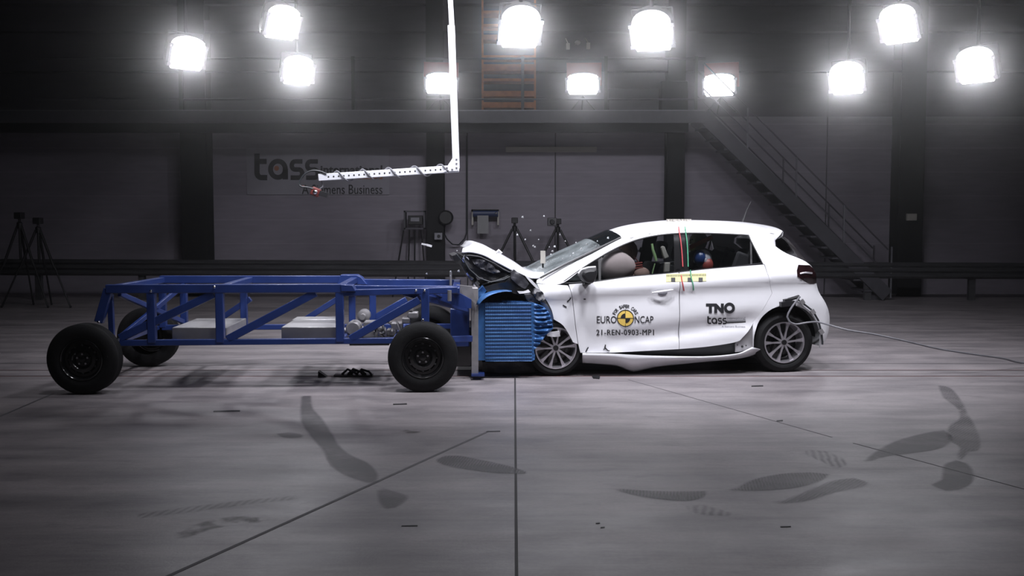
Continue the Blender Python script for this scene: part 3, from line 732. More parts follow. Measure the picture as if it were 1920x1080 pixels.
# torn sill skirt
tp = [(1092, 662.5), (1150, 663.5), (1220, 667), (1320, 668.5), (1380, 663.5), (1400, 656), (1410, 651)]
bt = [(1092, 680), (1128, 682.5), (1158, 686), (1184, 696), (1202, 694), (1236, 687), (1314, 679), (1392, 671), (1432, 657)]
def resamp(px, n):
    c = catmull(px, 4, False, 60); L = [0]
    for i in range(1, len(c)): L.append(L[-1]+(c[i]-c[i-1]).length)
    out = []
    for k in range(n):
        t = L[-1]*k/(n-1); i = max(j for j in range(len(L)) if L[j] <= t+1e-9); i = min(i, len(c)-2)
        f = (t-L[i])/max(1e-9, L[i+1]-L[i]); out.append(c[i].lerp(c[i+1], min(1, f)))
    return out
T_ = resamp(tp, 50); B_ = resamp(bt, 50); G = []
for i in range(50):
    row = []
    for j in range(13):
        t = j/12; tt = max(0, (t-0.15)/0.85); p = T_[i].lerp(B_[i], tt)
        y = -0.02-0.055*math.sin(PI*min(1, t*1.15+0.05))+0.10*max(0, 0.15-t)/0.15+0.13*t*t
        row.append(Cp(p.x, p.y, y))
    G.append(row)
MB().grid(G).build('sill_skirt', M_white, car, solid=0.006)
# wraps
def wrap(name, px, m, extra=0.0, crown=0.05, nrm=(0, 1), n=13, step=0.06, ybulge=0, flipn=False, wid=None, corner=38, power=2.0, solid=0):
    pts = []
    uv = catmull([(p.x, p.z) for p in [C2(x, y, extra) for x, y in px]], step, False, corner)
    G = []
    for i, p in enumerate(uv):
        a = uv[max(0, i-1)]; b = uv[min(len(uv)-1, i+1)]; d = (b-a).normalized(); nn = Vector((-d.y, d.x))
        if nn.dot(Vector(nrm)) < 0: nn = -nn
        y0 = side(p.x, p.y, 0, True) if extra <= 0.06 else inset(p.x, p.y)+extra
        row = []
        for k in range(n):
            t = k/(n-1); c = crown*(1-abs(2*t-1)**power); row.append(Vector((p.x+nn.x*c, y0+t*(W-2*y0), p.y+nn.y*c)))
        G.append(row)
    return MB().grid(G).build(name, m, car, solid=solid)
wrap('roof', [(1166, 444), (1200, 433), (1247, 425.5), (1300, 422.5), (1400, 425), (1450, 430), (1472, 434)], M_white, 0.05, 0.055)
wrap('headliner', [(1172, 449), (1200, 441), (1247, 434), (1300, 431), (1400, 433), (1450, 438)], M_seat, 0.05, 0.03)
wrap('windscreen', [(1013, 520), (1060, 495), (1110, 471), (1128, 462)], M_wind, 0.05, 0.07, (-0.5, 1))
wrap('windscreen_top_band', [(1128, 462), (1140, 456), (1166, 444)], glass('tinted_band_glass', (0.12, 0.13, 0.14), 0.7, 0.1), 0.05, 0.07, (-0.5, 1))
wrap('spoiler', [(1472, 434), (1468, 442), (1456, 451)], M_white, 0.05, 0.06, (1, -0.2))
wrap('rear_glass', [(1466, 441), (1478, 449), (1496, 470), (1513, 490)], M_rearglass, 0.14, 0.06, (1, 0.5))
wrap('tailgate', [(1515, 491), (1530, 509), (1537, 545), (1548, 563)], M_white, 0.05, 0.03, (1, 0))
wrap('rear_bumper', [(1548, 563), (1556, 582), (1558, 602), (1555, 625), (1549, 640), (1543, 650)], M_white, 0.05, 0.035, (1, 0))
wrap('tailgate_lining', [(1455, 451), (1457, 462), (1478, 476), (1513, 492)], M_plast, 0.07, 0.02, (1, 0))
panel('tail_lamp', [(1497, 496.5), (1521, 497.5), (1531, 509), (1533, 531), (1520, 532.5), (1507, 527), (1495, 518.5), (1494, 507)], M_tail, off=-0.004, rim=0.03, gap=0)
MB().tube(sline([(1499, 513), (1509, 511), (1522, 512)], off=-0.012), 0.010, 6).build('lamp_reflector', M_silver, car)
# windscreen wiper cowl
a = Cp(1014, 522, 0.3); b = Cp(1008, 520, 1.4)
MB().grid([[Vector((x, y, z)) for y in (0.12, 0.5, 0.9, 1.3, 1.6)] for x, z in ((C2(1020, 523).x, C2(1020, 523).z), (C2(1000, 528).x, C2(1000, 528).z-0.04), (C2(995, 545).x, C2(995, 545).z-0.1))]).build('cowl', M_plast, car, solid=0.01)
MB().tube([Cp(1013, 521, 0.08), Cp(1060, 496, 0.13), Cp(1110, 472, 0.18), Cp(1164, 445, 0.25)], 0.011, 6).build('windscreen_seal', M_plast, car)
# door handle, mirror
hc = C2(1242, 547); R = None
h = MB().tube([C2(1223, 549, -0.02), C2(1235, 547.5, -0.045), C2(1250, 545.5, -0.045), C2(1262, 543.5, -0.02)], [0.008, 0.013, 0.013, 0.008], 10).build('door_handle', M_white, fd)
MB().ball(C2(1242, 547.5, 0.004), (0.055, 0.012, 0.035), 20, 10).build('handle_recess', M_printg, fd)
mpx = [(1085, 514), (1090, 506), (1103, 502.5), (1116, 502), (1117, 512), (1113, 526), (1106, 531), (1096, 529), (1088, 522)]
def mfn(y0): return lambda u, v, d: Vector((u, y0+d, v))
mb = MB(); mp_ = [Cp(x, y, -0.12) for x, y in mpx]; uvm = catmull([(p.x, p.z) for p in mp_], 0.02, True, 80); cm = sum((Vector(p) for p in uvm), Vector((0, 0)))/len(uvm)
rings = []
for s_, y in ((0.55, -0.24), (0.85, -0.225), (1.0, -0.18), (1.0, -0.06), (0.85, -0.03)):
    rings.append([Vector((cm.x+(p.x-cm.x)*s_, y, cm.y+(p.y-cm.y)*s_)) for p in uvm]); rings[-1].append(rings[-1][0])
mb.grid(rings); mb.add([v for v in rings[0][:-1]], [tuple(range(len(rings[0])-1))], True); mb.add([v for v in rings[-1][:-1]], [tuple(range(len(rings[0])-1))])
mir = mb.build('wing_mirror', M_plast, car)
MB().bar(Cp(1102, 528, -0.08), Cp(1096, 531, 0.06), 0.06, 0.05).build('mirror_stalk', M_plast, mir)
MB().tube([Cp(1085, 513, -0.15), Cp(1090, 506, -0.15), Cp(1103, 502, -0.15), Cp(1117, 501, -0.15)], 0.012, 8).build('mirror_cap', M_white, mir)
# antenna, roof gauges
MB().tube([Cp(1393, 416, 0.85), Cp(1400, 395, 0.85), Cp(1408, 378, 0.85)], [0.014, 0.006, 0.004], 6).build('antenna', M_plast, car)
rg = random.Random(3)
mb = MB()
for i in range(9):
    p = Cp(1253+i*5+rg.uniform(-1, 1), 416, 0.6+0.1*rg.random()); mb.box(p+Vector((0, 0, 0.012)), (0.02, 0.05, 0.035))
mb.build('roof_marker', M_light, car)
# lettering on the doors
def son(off): return lambda x, y: (lambda p: Vector((p.x, side(p.x, p.z, off, False), p.z)))(C2(x, y))
S1 = son(-0.004); S2 = son(-0.006); S3 = son(-0.003)
mb = MB(); put_text(mb, 'EURO', 1119, 592.5, 1156, 606, S1, 0.004); put_text(mb, 'NCAP', 1190, 592.5, 1225, 606, S1, 0.004); mb.build('lettering', M_black, fd, recalc=False); mb = MB(); put_text(mb, '21-REN-0903-MP1', 1118, 618, 1225.5, 628.5, S1, 0.0, 1.15); put_text(mb, '21-REN-0903-MP1', 1118.6, 618.2, 1226.1, 628.7, S2, 0.0, 1.15)
def arc_text(mb, s, cx, cy, r, a0, a1, h, fn):
    for i, ch in enumerate(s):
        if ch == ' ': continue
        a = math.radians(a0+(a1-a0)*i/(len(s)-1)); v, f = text_geo(ch, 0.02); wch = h*0.62
        pts = []
        for u, w_ in v:
            lx = (u-0.5)*wch; rr = r+w_*h; X = cx+rr*math.cos(a)+lx*math.sin(a); Y = cy-rr*math.sin(a)+lx*math.cos(a); pts.append(fn(X, Y))
        mb.add(pts, f)
mb.build('lettering', M_black, fd, recalc=False); mb = MB(); arc_text(mb, 'FOR SAFER CARS', 1172.5, 597, 19.5, 155, 25, 6.5, S1)
mb.build('lettering', M_black, fd, recalc=False)
def disc(mb, cx, cy, r0, r1, fn, a0=0, a1=360, n=40):
    A = arc(cx, cy, r1, r1, a0, a1, n); B = arc(cx, cy, r0, r0, a0, a1, n)
    mb.add([fn(x, y) for x, y in A]+[fn(x, y) for x, y in B], [(i, i+1, n+1+i+1, n+1+i) for i in range(n)])
mb = MB(); disc(mb, 1172.5, 596.5, 0.05, 15.3, S3); mb.build('roundel', M_yel, fd, recalc=False)
mb = MB(); disc(mb, 1172.5, 596.5, 14.6, 16.0, S2); disc(mb, 1172.5, 596.5, 0.05, 9.0, S2, 90, 180, 12); disc(mb, 1172.5, 596.5, 0.05, 9.0, S2, 270, 360, 12)
stroke(mb, [(1155, 596.5), (1190, 596.5)], 0.9, S2); stroke(mb, [(1172.5, 579), (1172.5, 614)], 0.9, S2); mb.build('roundel_mark', M_black, fd, recalc=False)
mb = MB(); put_text(mb, 'TN', 1323.5, 569, 1357, 587, S1, 0.075, 1.02); disc(mb, 1367.5, 577.5, 5.0, 10.3, S1); mb.build('lettering', M_black, rd, recalc=False); mb = MB(); tass_logo(mb, 1326, 593, 1362, 607.5, S1)
mb.build('lettering', M_black, rd, recalc=False); mb = MB(); stroke(mb, [(1362, 604.8), (1398, 603.2)], 2.2, S1); mb.build('logo_bar', M_black, rd, recalc=False)
mb = MB(); stroke(mb, [(1362, 602.2), (1398, 600.4)], 1.2, S1); put_text(mb, 'international', 1363, 594.5, 1397, 599.5, S1); put_text(mb, 'A Siemens Business', 1353, 610.3, 1397, 614, S1); mb.build('small_lettering', M_printg, rd, recalc=False)
# yellow scale tape and coloured threads
def patch(mb, x0, y0, x1, y1, fn, nx=10, ny=2, sl=0.0):
    mb.grid([[fn(x0+(x1-x0)*i/nx, y0+(y1-y0)*j/ny+sl*i/nx) for j in range(ny+1)] for i in range(nx+1)], False)
mb = MB(); patch(mb, 1248.5, 513.5, 1324, 528.5, S3, 16, 3, -1.5); mb.build('scale_tape', M_yelt, car, recalc=False)
mb = MB()
for x in (1262, 1293, 1313.5): patch(mb, x-4, 520.3, x+4, 528, S1, 1, 1)
for k in range(25): patch(mb, 1250+k*3.0, 515-k*0.06, 1251.3+k*3.0, 519-k*0.06, S1, 1, 1)
mb.build('tape_marks', M_black, car, recalc=False)
def thread(px, m, off=-0.008):
    MB().tube(sline(px, 0.05, off), 0.006, 6).build('coloured_thread', m, car)
thread([(1272, 425), (1274, 440), (1278, 470), (1280, 500)], M_red); thread([(1277, 516), (1279, 530), (1282, 545)], M_red)
thread([(1284, 425), (1286, 440), (1289, 470), (1290, 500)], M_green); thread([(1294, 506), (1296, 522), (1300, 544)], M_green)
# paint scratches / debris marks on the door
mb = MB()
for pl in ([(1133, 650), (1139, 657), (1143, 658)], [(1135, 646), (1134, 654), (1131, 655)], [(1098, 660), (1101, 654), (1103, 651)], [(1055, 572), (1062, 576)], [(1063, 566), (1068, 562), (1070, 558)], [(1094, 561), (1098, 561)]):
    stroke(mb, pl, 2.2, S2)
mb.build('scuff', M_plast, car, recalc=False)
# hood
hn = [(866, 474.5), (880, 473.5), (896, 476.5), (911, 482), (927, 491), (946, 501), (959, 508), (975, 514), (984, 518), (1000, 521.5), (1021, 519)]
H_ = resamp(hn, 30); G = []
for i, p in enumerate(H_):
    row = []; b = Cp(p.x, p.y, 0.12); rearf = 1-0.95*smooth01((i-17)/11)
    tipf = smooth01(i/5)
    for k in range(15):
        t = k/14; y = 0.12+t*1.45; c = 0.075*tipf*(1-abs(2*t-1)**2.2)+0.01
        edge = -0.035*(1-smooth01(t/0.06))
        row.append(Vector((b.x+0.02*math.sin(7*t)+0.10*t*(1-tipf), y, b.z+(c+0.03)*rearf+edge+0.035*(1-rearf)+0.010*noise.noise(Vector((b.x*3, y*3, 0))))))
    G.append(row)
hood = MB().grid(G).build('bonnet', M_white, car, solid=0.012)
p = Cp(935, 475, 0.25); MB().tube([p+Vector((-0.03, 0, 0)), p+Vector((0, 0, 0.03)), p+Vector((0.03, 0, 0.0))], 0.014, 8).build('bonnet_marker', M_white, hood)
MB().grid([[v+Vector((0.01, 0.02 if k else 0.0, -0.03-0.03*abs(noise.noise(v*6)))) for k, v in enumerate(r)] for r in G[1:-4]]).build('bonnet_inner', M_shade, hood, solid=0.01)
# crushed front parts: noisy sheets with depth
def crush(name, px, m, y0, amp=0.05, rim=0.6, grid=0.035, freq=7, parent=None, seed=0):
    pts = [Cp(x, y, y0) for x, y in px]; uv = catmull([(p.x, p.z) for p in pts], 0.04, True, 30)
    mb = MB()
    def fn(u, v, d):
        q = Vector((u*freq, seed*3.1, v*freq)); nz = noise.noise(q)+0.5*noise.noise(q*2.3)
        return Vector((u, y0+amp*nz+d, v))
    sheet(mb, uv, fn, grid, rim); return mb.build(name, m, parent or car)
crush('bonnet_frame', [(870, 481), (890, 482), (911, 488), (930, 499), (950, 509), (962, 517), (950, 528), (930, 529), (912, 524), (893, 513), (878, 499), (872, 489)], M_dark, 0.16, 0.05, 1.2, seed=1)
crush('fender_liner', [(963, 506), (970, 513), (984, 520), (998, 531), (1012, 546), (1021, 556), (1019, 566), (1010, 572), (996, 567), (985, 558), (960, 549), (940, 546), (915, 548), (905, 541), (925, 533), (948, 529), (957, 518)], M_plast, 0.10, 0.04, 1.1, seed=2)
crush('void_dark_sheet', [(897, 570), (905, 560), (925, 549), (950, 545), (985, 552), (1010, 565), (1025, 585), (1032, 600), (1010, 610), (960, 600), (900, 600)], M_dark, 0.45, 0.08, 0.8, seed=3)  # dark sheet standing in for the shaded void above the barrier
crush('bumper_fragment', [(848, 480), (858, 477), (866, 481), (874, 492), (885, 508), (893, 520), (897, 533), (890, 534), (880, 520), (872, 505), (862, 496), (852, 490)], M_plast, 0.3, 0.06, 0.7, seed=4)
crush('inner_fender', [(1019, 556), (1022, 562), (1033, 580), (1039, 598), (1035, 602), (1026, 590), (1014, 575)], M_bluelt if False else M_grey, 0.05, 0.02, 0.2, seed=5)
crush('headlamp_remains', [(985, 553), (992, 549), (1000, 555), (1012, 566), (1013, 572), (1003, 576), (995, 568)], mat('smoky_plastic', (0.09, 0.09, 0.11), 0.3, var=0.3), 0.04, 0.04, 0.15, seed=6)
crush('torn_wing_piece', [(970, 546), (983, 546), (991, 543), (995, 548), (985, 550), (974, 551)], M_white, 0.05, 0.02, 0.05, seed=7)
crush('wing_edge', [(984, 516.5), (998, 526), (1011, 541), (1012, 546), (1005, 540), (994, 529)], M_white, 0.05, 0.01, 0.1, seed=8)
M_grit = mat('crushed_grey_plastic', (0.055, 0.055, 0.065), 0.4, var=0.6, scale=16, bump=0.6, bscale=30)
crush('crushed_housing', [(1003, 541), (1012, 543), (1020, 550), (1022, 560), (1015, 566), (1006, 561), (1000, 551)], M_grit, -0.02, 0.05, 0.25, 0.02, 16, seed=12)
crush('headlamp_shell', [(984, 552), (995, 551), (1006, 562), (1014, 571), (1009, 577), (997, 572), (987, 561)], M_grit, 0.0, 0.04, 0.2, 0.02, 14, seed=13)
crush('fender_strip', [(1012, 566), (1021, 568), (1031, 580), (1037, 594), (1037, 604), (1031, 601), (1027, 588), (1018, 576)], mat('slate_blue_sheet', (0.07, 0.11, 0.20), 0.35, var=0.2), 0.02, 0.02, 0.2, seed=14)
crush('arch_fragment', [(1024, 622), (1036, 623), (1049, 621), (1051, 631), (1040, 632), (1026, 630)], M_white, 0.0, 0.02, 0.05, 0.02, seed=15)
crush('inner_panel_fold', [(884, 486), (905, 487), (926, 499), (938, 510), (925, 513), (905, 505), (890, 496)], M_grit, 0.12, 0.06, 0.2, 0.02, 14, seed=16)
crush('strut_cover', [(958, 510), (964, 505), (972, 512), (985, 522), (992, 532), (985, 542), (972, 535), (958, 522)], M_grit, 0.06, 0.03, 0.2, 0.02, 9, seed=17)
mb = MB(); mb.tube([Cp(874, 482, 0.22), Cp(873, 487, 0.16)], [0.03, 0.035], 12); mb.tube([Cp(876, 511, 0.2), Cp(881, 519, 0.2), Cp(887, 523, 0.2)], 0.016, 8); mb.tube([Cp(892, 528, 0.15), Cp(897, 534, 0.15)], 0.03, 8)
mb.tube([Cp(889, 532, 0.1), Cp(893, 538, 0.1)], 0.016, 8); mb.build('crushed_bracket', M_silver, car)
mb = MB(); mb.tube([Cp(x, y, 0.12) for x, y in ((868, 485), (880, 505), (898, 521), (920, 529), (945, 524), (960, 517))], 0.008, 6)
mb.tube([Cp(x, y, 0.14) for x, y in ((905, 533), (925, 528), (948, 520), (965, 510))], 0.007, 6); mb.tube([Cp(x, y, 0.2) for x, y in ((855, 476), (866, 489), (870, 505), (882, 518))], 0.009, 6)
mb.build('torn_wire', M_dcable, car)
crush('shadow_sheet', [(905, 679), (960, 678), (1000, 678), (1004, 698), (960, 701), (905, 697)], M_dark, 0.2, 0.04, 1.0, seed=9)  # added dark sheet, stands in for the shadow beneath the barrier
# underbody, wheel wells
mb = MB(); mb.bbox((0.1, 0.25, 0.17), (2.6, W-0.25, 0.34)); mb.build('floor_pan', M_under, car)
for u0, uu in ((C2(1473, 641).x, 0.37), (0.02, 0.36)):
    for yy in (0.10, W-0.38):
        mb = MB(); pr = [(yy, 0.0), (yy, 0.37), (yy+0.28, 0.37), (yy+0.28, 0.0)] if yy > 1 else [(yy-0.0, 0.355), (yy+0.30, 0.355), (yy+0.30, 0.0)]
        mb.lathe(pr, (u0, 0, 0.36), 32); mb.f = [f for f in mb.f if max(mb.v[i].z for i in f) > 0.40]; mb.sm = [True]*len(mb.f); mb.build('wheel_well', M_plast, car)
# wheels
def tyre_geo(mb, r, wd, rimr, c):
    p = [(0.0+0.012, rimr), (0.0, rimr+0.015), (-0.006, (r+rimr)/2), (0.008, r-0.03), (0.022, r-0.008), (0.035, r)]
    k = 5
    for i in range(k):
        a = 0.035+(wd-0.07)*i/k; b = 0.035+(wd-0.07)*(i+1)/k; p += [(a+0.003, r), (b-0.008, r), (b-0.008, r-0.009), (b-0.001, r-0.009)]
    p += [(wd-0.035, r), (wd-0.022, r-0.008), (wd-0.008, r-0.03), (wd+0.006, (r+rimr)/2), (wd, rimr+0.015), (wd-0.012, rimr)]
    mb.lathe(p, c, 64)
def alloy(parent, c, r, s=1):
    y = c[1]; mb = MB()
    mb.lathe([(0.012*s, r), (-0.004*s, r), (-0.004*s, r-0.012), (0.03*s, r-0.022), (0.15*s, r-0.03)], c, 48)
    for k in range(5):
        for dd in (-0.27, 0.27):
            a = 2*PI*k/5+dd+PI/2+0.08; ca, sa = math.cos(a), math.sin(a)
            def fn(t, w_, d): return Vector((c[0]+ca*t-sa*w_, y+d, c[2]+sa*t+ca*w_))
            pr = [(0.02, -0.012), (r*0.55, -0.008), (r*0.86, -0.018), (r-0.012, -0.026), (r-0.012, 0.026), (r*0.86, 0.014), (r*0.55, 0.007), (0.02, 0.012)]
            mb.prism(pr, fn, 0.010*s, 0.035*s)
    o = mb.build('alloy_rim', M_alloy, parent)
    mb = MB(); mb.lathe([(0.16*s, r-0.03), (0.16*s, 0.0)], c, 32); mb.lathe([(0.06*s, 0.14), (0.09*s, 0.14)], c, 32); mb.build('brake_disc', M_blackmetal, parent)
    mb = MB(); mb.lathe([(0.0, 0.0), (0.0, 0.026), (0.02*s, 0.032), (0.04*s, 0.032)], c, 20); mb.build('hub_cap', M_blackmetal, parent)
uR = C2(1473, 641).x; uFw = C2(1043, 655).x
for u0, z0, r, rr in ((uR, 0.313, 0.313, 0.215), (uFw, 0.288, 0.288, 0.212)):
    c = (u0, 0.04, z0); mb = MB(); tyre_geo(mb, r, 0.19, rr, c); t = mb.build('tyre', M_rubber, car); alloy(t, c, rr)
    c2 = (u0, W-0.23, z0); mb = MB(); tyre_geo(mb, r, 0.19, rr, c2); t = mb.build('tyre', M_rubber, car); alloy(t, (u0, W-0.04, z0), rr, -1)
# rear arch clamp, markers
mb = MB(); a = C2(1463, 571, -0.05); b = C2(1490, 568, -0.05); mb.bar(a, b, 0.06, 0.05); mb.bar(C2(1470, 565, -0.04), C2(1482, 563, -0.04), 0.06, 0.04); mb.tube([C2(1478, 562, -0.05), C2(1492, 558, -0.06), C2(1498, 556, -0.05)], 0.018, 8); mb.build('arch_sensor', M_plast, car)
mb = MB()
for px, py in ((1504, 566), (1524, 585), (1540, 622)): mb.box(C2(px, py, -0.03), (0.045, 0.02, 0.05), Matrix.Rotation(-0.6, 3, 'Y'))
mb.build('marker_tag', M_grey, car)
MB().tube([C2(x, y, -0.02) for x, y in ((1494, 560), (1510, 572), (1524, 583), (1534, 600), (1540, 622), (1542, 640), (1542, 646))], 0.010, 6).build('arch_cable', M_dcable, car)
# trailing cable (lies on the floor to the right)
def CW(v): return CA+ux*v.x+uy*v.y+Vector((0, 0, v.z-CA.z))
cpts = [CW(C2(x, y, -0.09)) for x, y in ((1500, 556), (1492, 566), (1482, 580), (1476, 594), (1480, 603), (1492, 608), (1506, 606), (1520, 604), (1535, 604))]
q = [(1557, 610, 10.55), (1590, 619, 10.5), (1640, 627, 10.5), (1700, 640, 10.5), (1760, 654, 10.6), (1830, 665, 10.7), (1880, 672, 10.9), (1925, 681, 11.1)]
cpts += [at(x, y, Y) for x, y, Y in q]; e = cpts[-1]; cpts += [Vector((e.x+0.8, e.y+0.2, max(0.02, e.z-0.1))), Vector((e.x+2.4, e.y+0.5, 0.015)), Vector((e.x+4, e.y+0.5, 0.015))]
cs = catmull(cpts, 0.06, False, 80)
tag(MB().tube(cs, 0.010, 6).build('trailing_cable', M_cable), 'grey cable trailing from the rear wheel arch of the white car off to the right', 'cable')
# ---- cabin
def Kb(name, a, b, m, bev=0.03): return MB().bbox(a, b).build(name, m, car, bev)
uD = C2(1100, 520).x
Kb('dashboard', (uD-0.25, 0.14, 0.72), (uD+0.22, W-0.14, 0.97), M_plast, 0.05)
for y0 in (0.09, W-0.12): Kb('door_trim', (0.55, y0, 0.3), (2.1, y0+0.03, 0.93), M_seat, 0.01)
Kb('boot_trim', (2.25, 0.3, 0.32), (2.62, W-0.3, 0.85), M_seat)
def seat(u, y, tilt=0.25, head=True):
    mb = MB(); mb.box((u-0.2, y, 0.48), (0.52, 0.46, 0.16))
    R = Matrix.Rotation(tilt, 3, 'Y'); mb.box((u+0.12, y, 0.80), (0.15, 0.46, 0.62), R)
    o = mb.build('seat', M_seat, car, 0.05)
    MB().box((u+0.27, y, 1.24), (0.10, 0.27, 0.20), R).build('headrest', M_seat, o, 0.04)
uS = C2(1240, 500).x
seat(uS+0.02, 0.48); seat(uS+0.02, W-0.48); 
MB().box((uS+0.82, W/2, 0.50), (0.5, 1.3, 0.18)).build('rear_bench', M_seat, car, 0.05)
MB().box((uS+1.12, W/2, 0.86), (0.14, 1.3, 0.62), Matrix.Rotation(0.3, 3, 'Y')).build('rear_backrest', M_seat, car, 0.05)
# child seats
for yy, uu in ((0.45, uS+0.95), (W-0.45, uS+0.95)):
    mb = MB(); R = Matrix.Rotation(0.35, 3, 'Y')
    mb.box((uu, yy, 0.95), (0.12, 0.42, 0.66), R); mb.box((uu-0.06, yy-0.2, 0.98), (0.26, 0.05, 0.5), R); mb.box((uu-0.06, yy+0.2, 0.98), (0.26, 0.05, 0.5), R); mb.box((uu-0.2, yy, 0.66), (0.42, 0.42, 0.12))
    o = mb.build('child_seat', M_seat, None, 0.04); o.matrix_world = Matrix.Translation(Vector((CA.x, CA.y, 0))) @ Matrix.Rotation(CYAW, 4, 'Z')
    tag(o, 'dark child seat in the back of the white car, %s side window' % ('just inside the near' if yy < 1 else 'beside the far'), 'child seat')
# airbags
def blob(mb, c, rx, ry, rz, pw=1.0, nose=0.0, nu=28, nv=18):
    vs = []; fs = []
    for j in range(nv+1):
        p = PI*j/nv
        for i in range(nu):
            t = 2*PI*i/nu; x = math.cos(p); y = math.sin(p)*math.cos(t); z = math.sin(p)*math.sin(t)
            k = 1-nose*max(0, x)**2*(1-max(0, x)*0.3); 
            v = Vector((rx*x, ry*y*k, rz*z*k)); v += v.normalized()*0.008*noise.noise(Vector((x, y, z))*3.2)
            vs.append(Vector(c)+v)
    for j in range(nv):
        for i in range(nu): i2 = (i+1) % nu; fs.append((j*nu+i, (j+1)*nu+i, (j+1)*nu+i2, j*nu+i2))
    mb.add(vs, fs, True)
mb = MB(); blob(mb, Cp(1157, 499, 0.33), 0.195, 0.19, 0.17, nose=0.45); ab = mb.build('airbag', M_bag, car)
st_ = [Cp(x, y, 0.245) for x, y in ((1171, 484), (1173, 492), (1177, 500), (1178, 510), (1176, 516))]
MB().tube([Cp(1093, 540, 0.35), Cp(1135, 500, 0.36)], 0.03, 10).build('steering_column', M_plast, car)
cst = Cp(1137, 503, 0.42); mb = MB(); Rs = Matrix.Rotation(1.15, 4, 'Y'); mbw = MB(Matrix.Translation(cst) @ Rs)
ring = [Vector((0.18*math.cos(a), 0.18*math.sin(a), 0)) for a in [2*PI*k/28 for k in range(29)]]; mbw.tube(ring, 0.015, 8, False); mbw.bar((-0.17, 0, 0), (0.17, 0, 0), 0.03, 0.02); mbw.build('steering_wheel', M_plast, car)
# seat belt strips / target blocks
MB().tube([Cp(x, y, 0.22) for x, y in ((1222.5, 457), (1224, 468), (1228, 480), (1230.5, 489))], [0.012, 0.014, 0.016, 0.014], 8).build('belt_strap', M_limegreen, car)
MB().tube([Cp(x, y, 0.22) for x, y in ((1228, 494), (1225, 505), (1223, 513))], 0.007, 8).build('belt_strap', M_limegreen, car)
tp_ = [Cp(x, y, 0.2) for x, y in ((1240, 464), (1243, 461), (1247, 463), (1251, 474), (1255, 482), (1246, 486), (1243, 478))]
mb = MB(); mb.prism([(p.x, p.z) for p in tp_], mfn(0.2), 0, 0.05); q_ = [Cp(x, y, 0.2) for x, y in ((1247, 492), (1257, 492), (1256, 510), (1245, 511))]; mb.prism([(p.x, p.z) for p in q_], mfn(0.2), 0, 0.05); mb.build('seat_side_block', M_light, car, 0.008)
# ---- dummies : skinned skeletons in car coordinates
CM = Matrix.Translation(Vector((CA.x, CA.y, 0))) @ Matrix.Rotation(CYAW, 4, 'Z')
def skin_body(name, verts, edges, rad, m, parent):
    me = bpy.data.meshes.new(name); me.from_pydata([tuple(v) for v in verts], edges, []); me.materials.append(m)
    o = bpy.data.objects.new(name, me); link(o, parent)
    o.modifiers.new('skin', 'SKIN').use_smooth_shade = True; s = o.modifiers.new('sub', 'SUBSURF'); s.levels = 2; s.render_levels = 2
    for i, r in enumerate(rad):
        sv = me.skin_vertices[0].data[i]; sv.radius = (r, r); sv.use_root = (i == 0)
    return o
def dummy(label, hip, head, sc_, ms, mh, extra=None, arms_to=None):
    # hip, head: car coords; sc_: size 1 adult
    d = thing('crash_test_dummy', label, 'dummy'); d.matrix_world = CM @ Matrix.Translation(hip)
    h = Vector(head)-Vector(hip); neck = h*0.80; chest = h*0.60; waist = h*0.28
    s = sc_; V = [Vector((0, 0, 0)), waist, chest, neck]; R_ = [0.14*s, 0.13*s, 0.15*s, 0.055*s]; E = [(0, 1), (1, 2), (2, 3)]
    for sy in (-1, 1):
        n0 = len(V); kn = Vector((-0.42*s, sy*0.12*s, 0.10*s)); ft = Vector((-0.72*s, sy*0.12*s, -0.26*s))
        V += [Vector((-0.05*s, sy*0.10*s, 0)), kn, ft, ft+Vector((-0.16*s, 0, 0.02*s))]; R_ += [0.09*s, 0.065*s, 0.045*s, 0.035*s]; E += [(0, n0), (n0, n0+1), (n0+1, n0+2), (n0+2, n0+3)]
        n0 = len(V); shd = neck*0.9+Vector((0, sy*0.19*s, -0.02*s)); tgt = Vector(arms_to)-Vector(hip)+Vector((0, sy*0.1*s, 0)) if arms_to else Vector((-0.3*s, sy*0.16*s, 0.15*s))
        el = (shd+tgt)/2+Vector((0.02, sy*0.05*s, -0.10*s)); V += [shd, el, tgt]; R_ += [0.06*s, 0.045*s, 0.03*s]; E += [(2, n0), (n0, n0+1), (n0+1, n0+2)]
        for fk in range(5):      # five fingers
            n1 = len(V); off = Vector((-0.07*s*(0.9 if fk else 0.5), (fk-2)*0.018*s*1.1, -0.02*s*fk*0.3)); V += [tgt+off*0.6+Vector((0, (fk-2)*0.008*s, 0)), tgt+off+Vector((0, 0, -0.02*s))]; R_ += [0.010*s, 0.008*s]; E += [(n0+2, n1), (n1, n1+1)]
    skin_body('body', V, E, R_, ms, d)
    mb = MB(); hr = 0.105*s**0.3 if s < 0.9 else 0.10
    blob(mb, h+Vector((0, 0, 0)), hr*1.0, hr*0.80, hr*1.18, nose=0.0); 
    mb.ball(h+Vector((-hr*1.0, 0, -hr*0.15)), (hr*0.22, hr*0.16, hr*0.28), 10, 8)
    for sy in (-1, 1): mb.ball(h+Vector((0.0, sy*hr*0.8, -hr*0.05)), (hr*0.2, hr*0.1, hr*0.28), 10, 8)
    hd = mb.build('head', mh, d)
    mb = MB()
    for sy in (-1, 1): mb.ball(h+Vector((-hr*0.86, sy*hr*0.33, hr*0.12)), (hr*0.12, hr*0.14, hr*0.1), 8, 6)
    mb.box(h+Vector((-hr*0.9, 0, -hr*0.55)), (hr*0.12, hr*0.5, hr*0.06)); mb.build('face_mark', M_black, hd)
    return d, h, hr
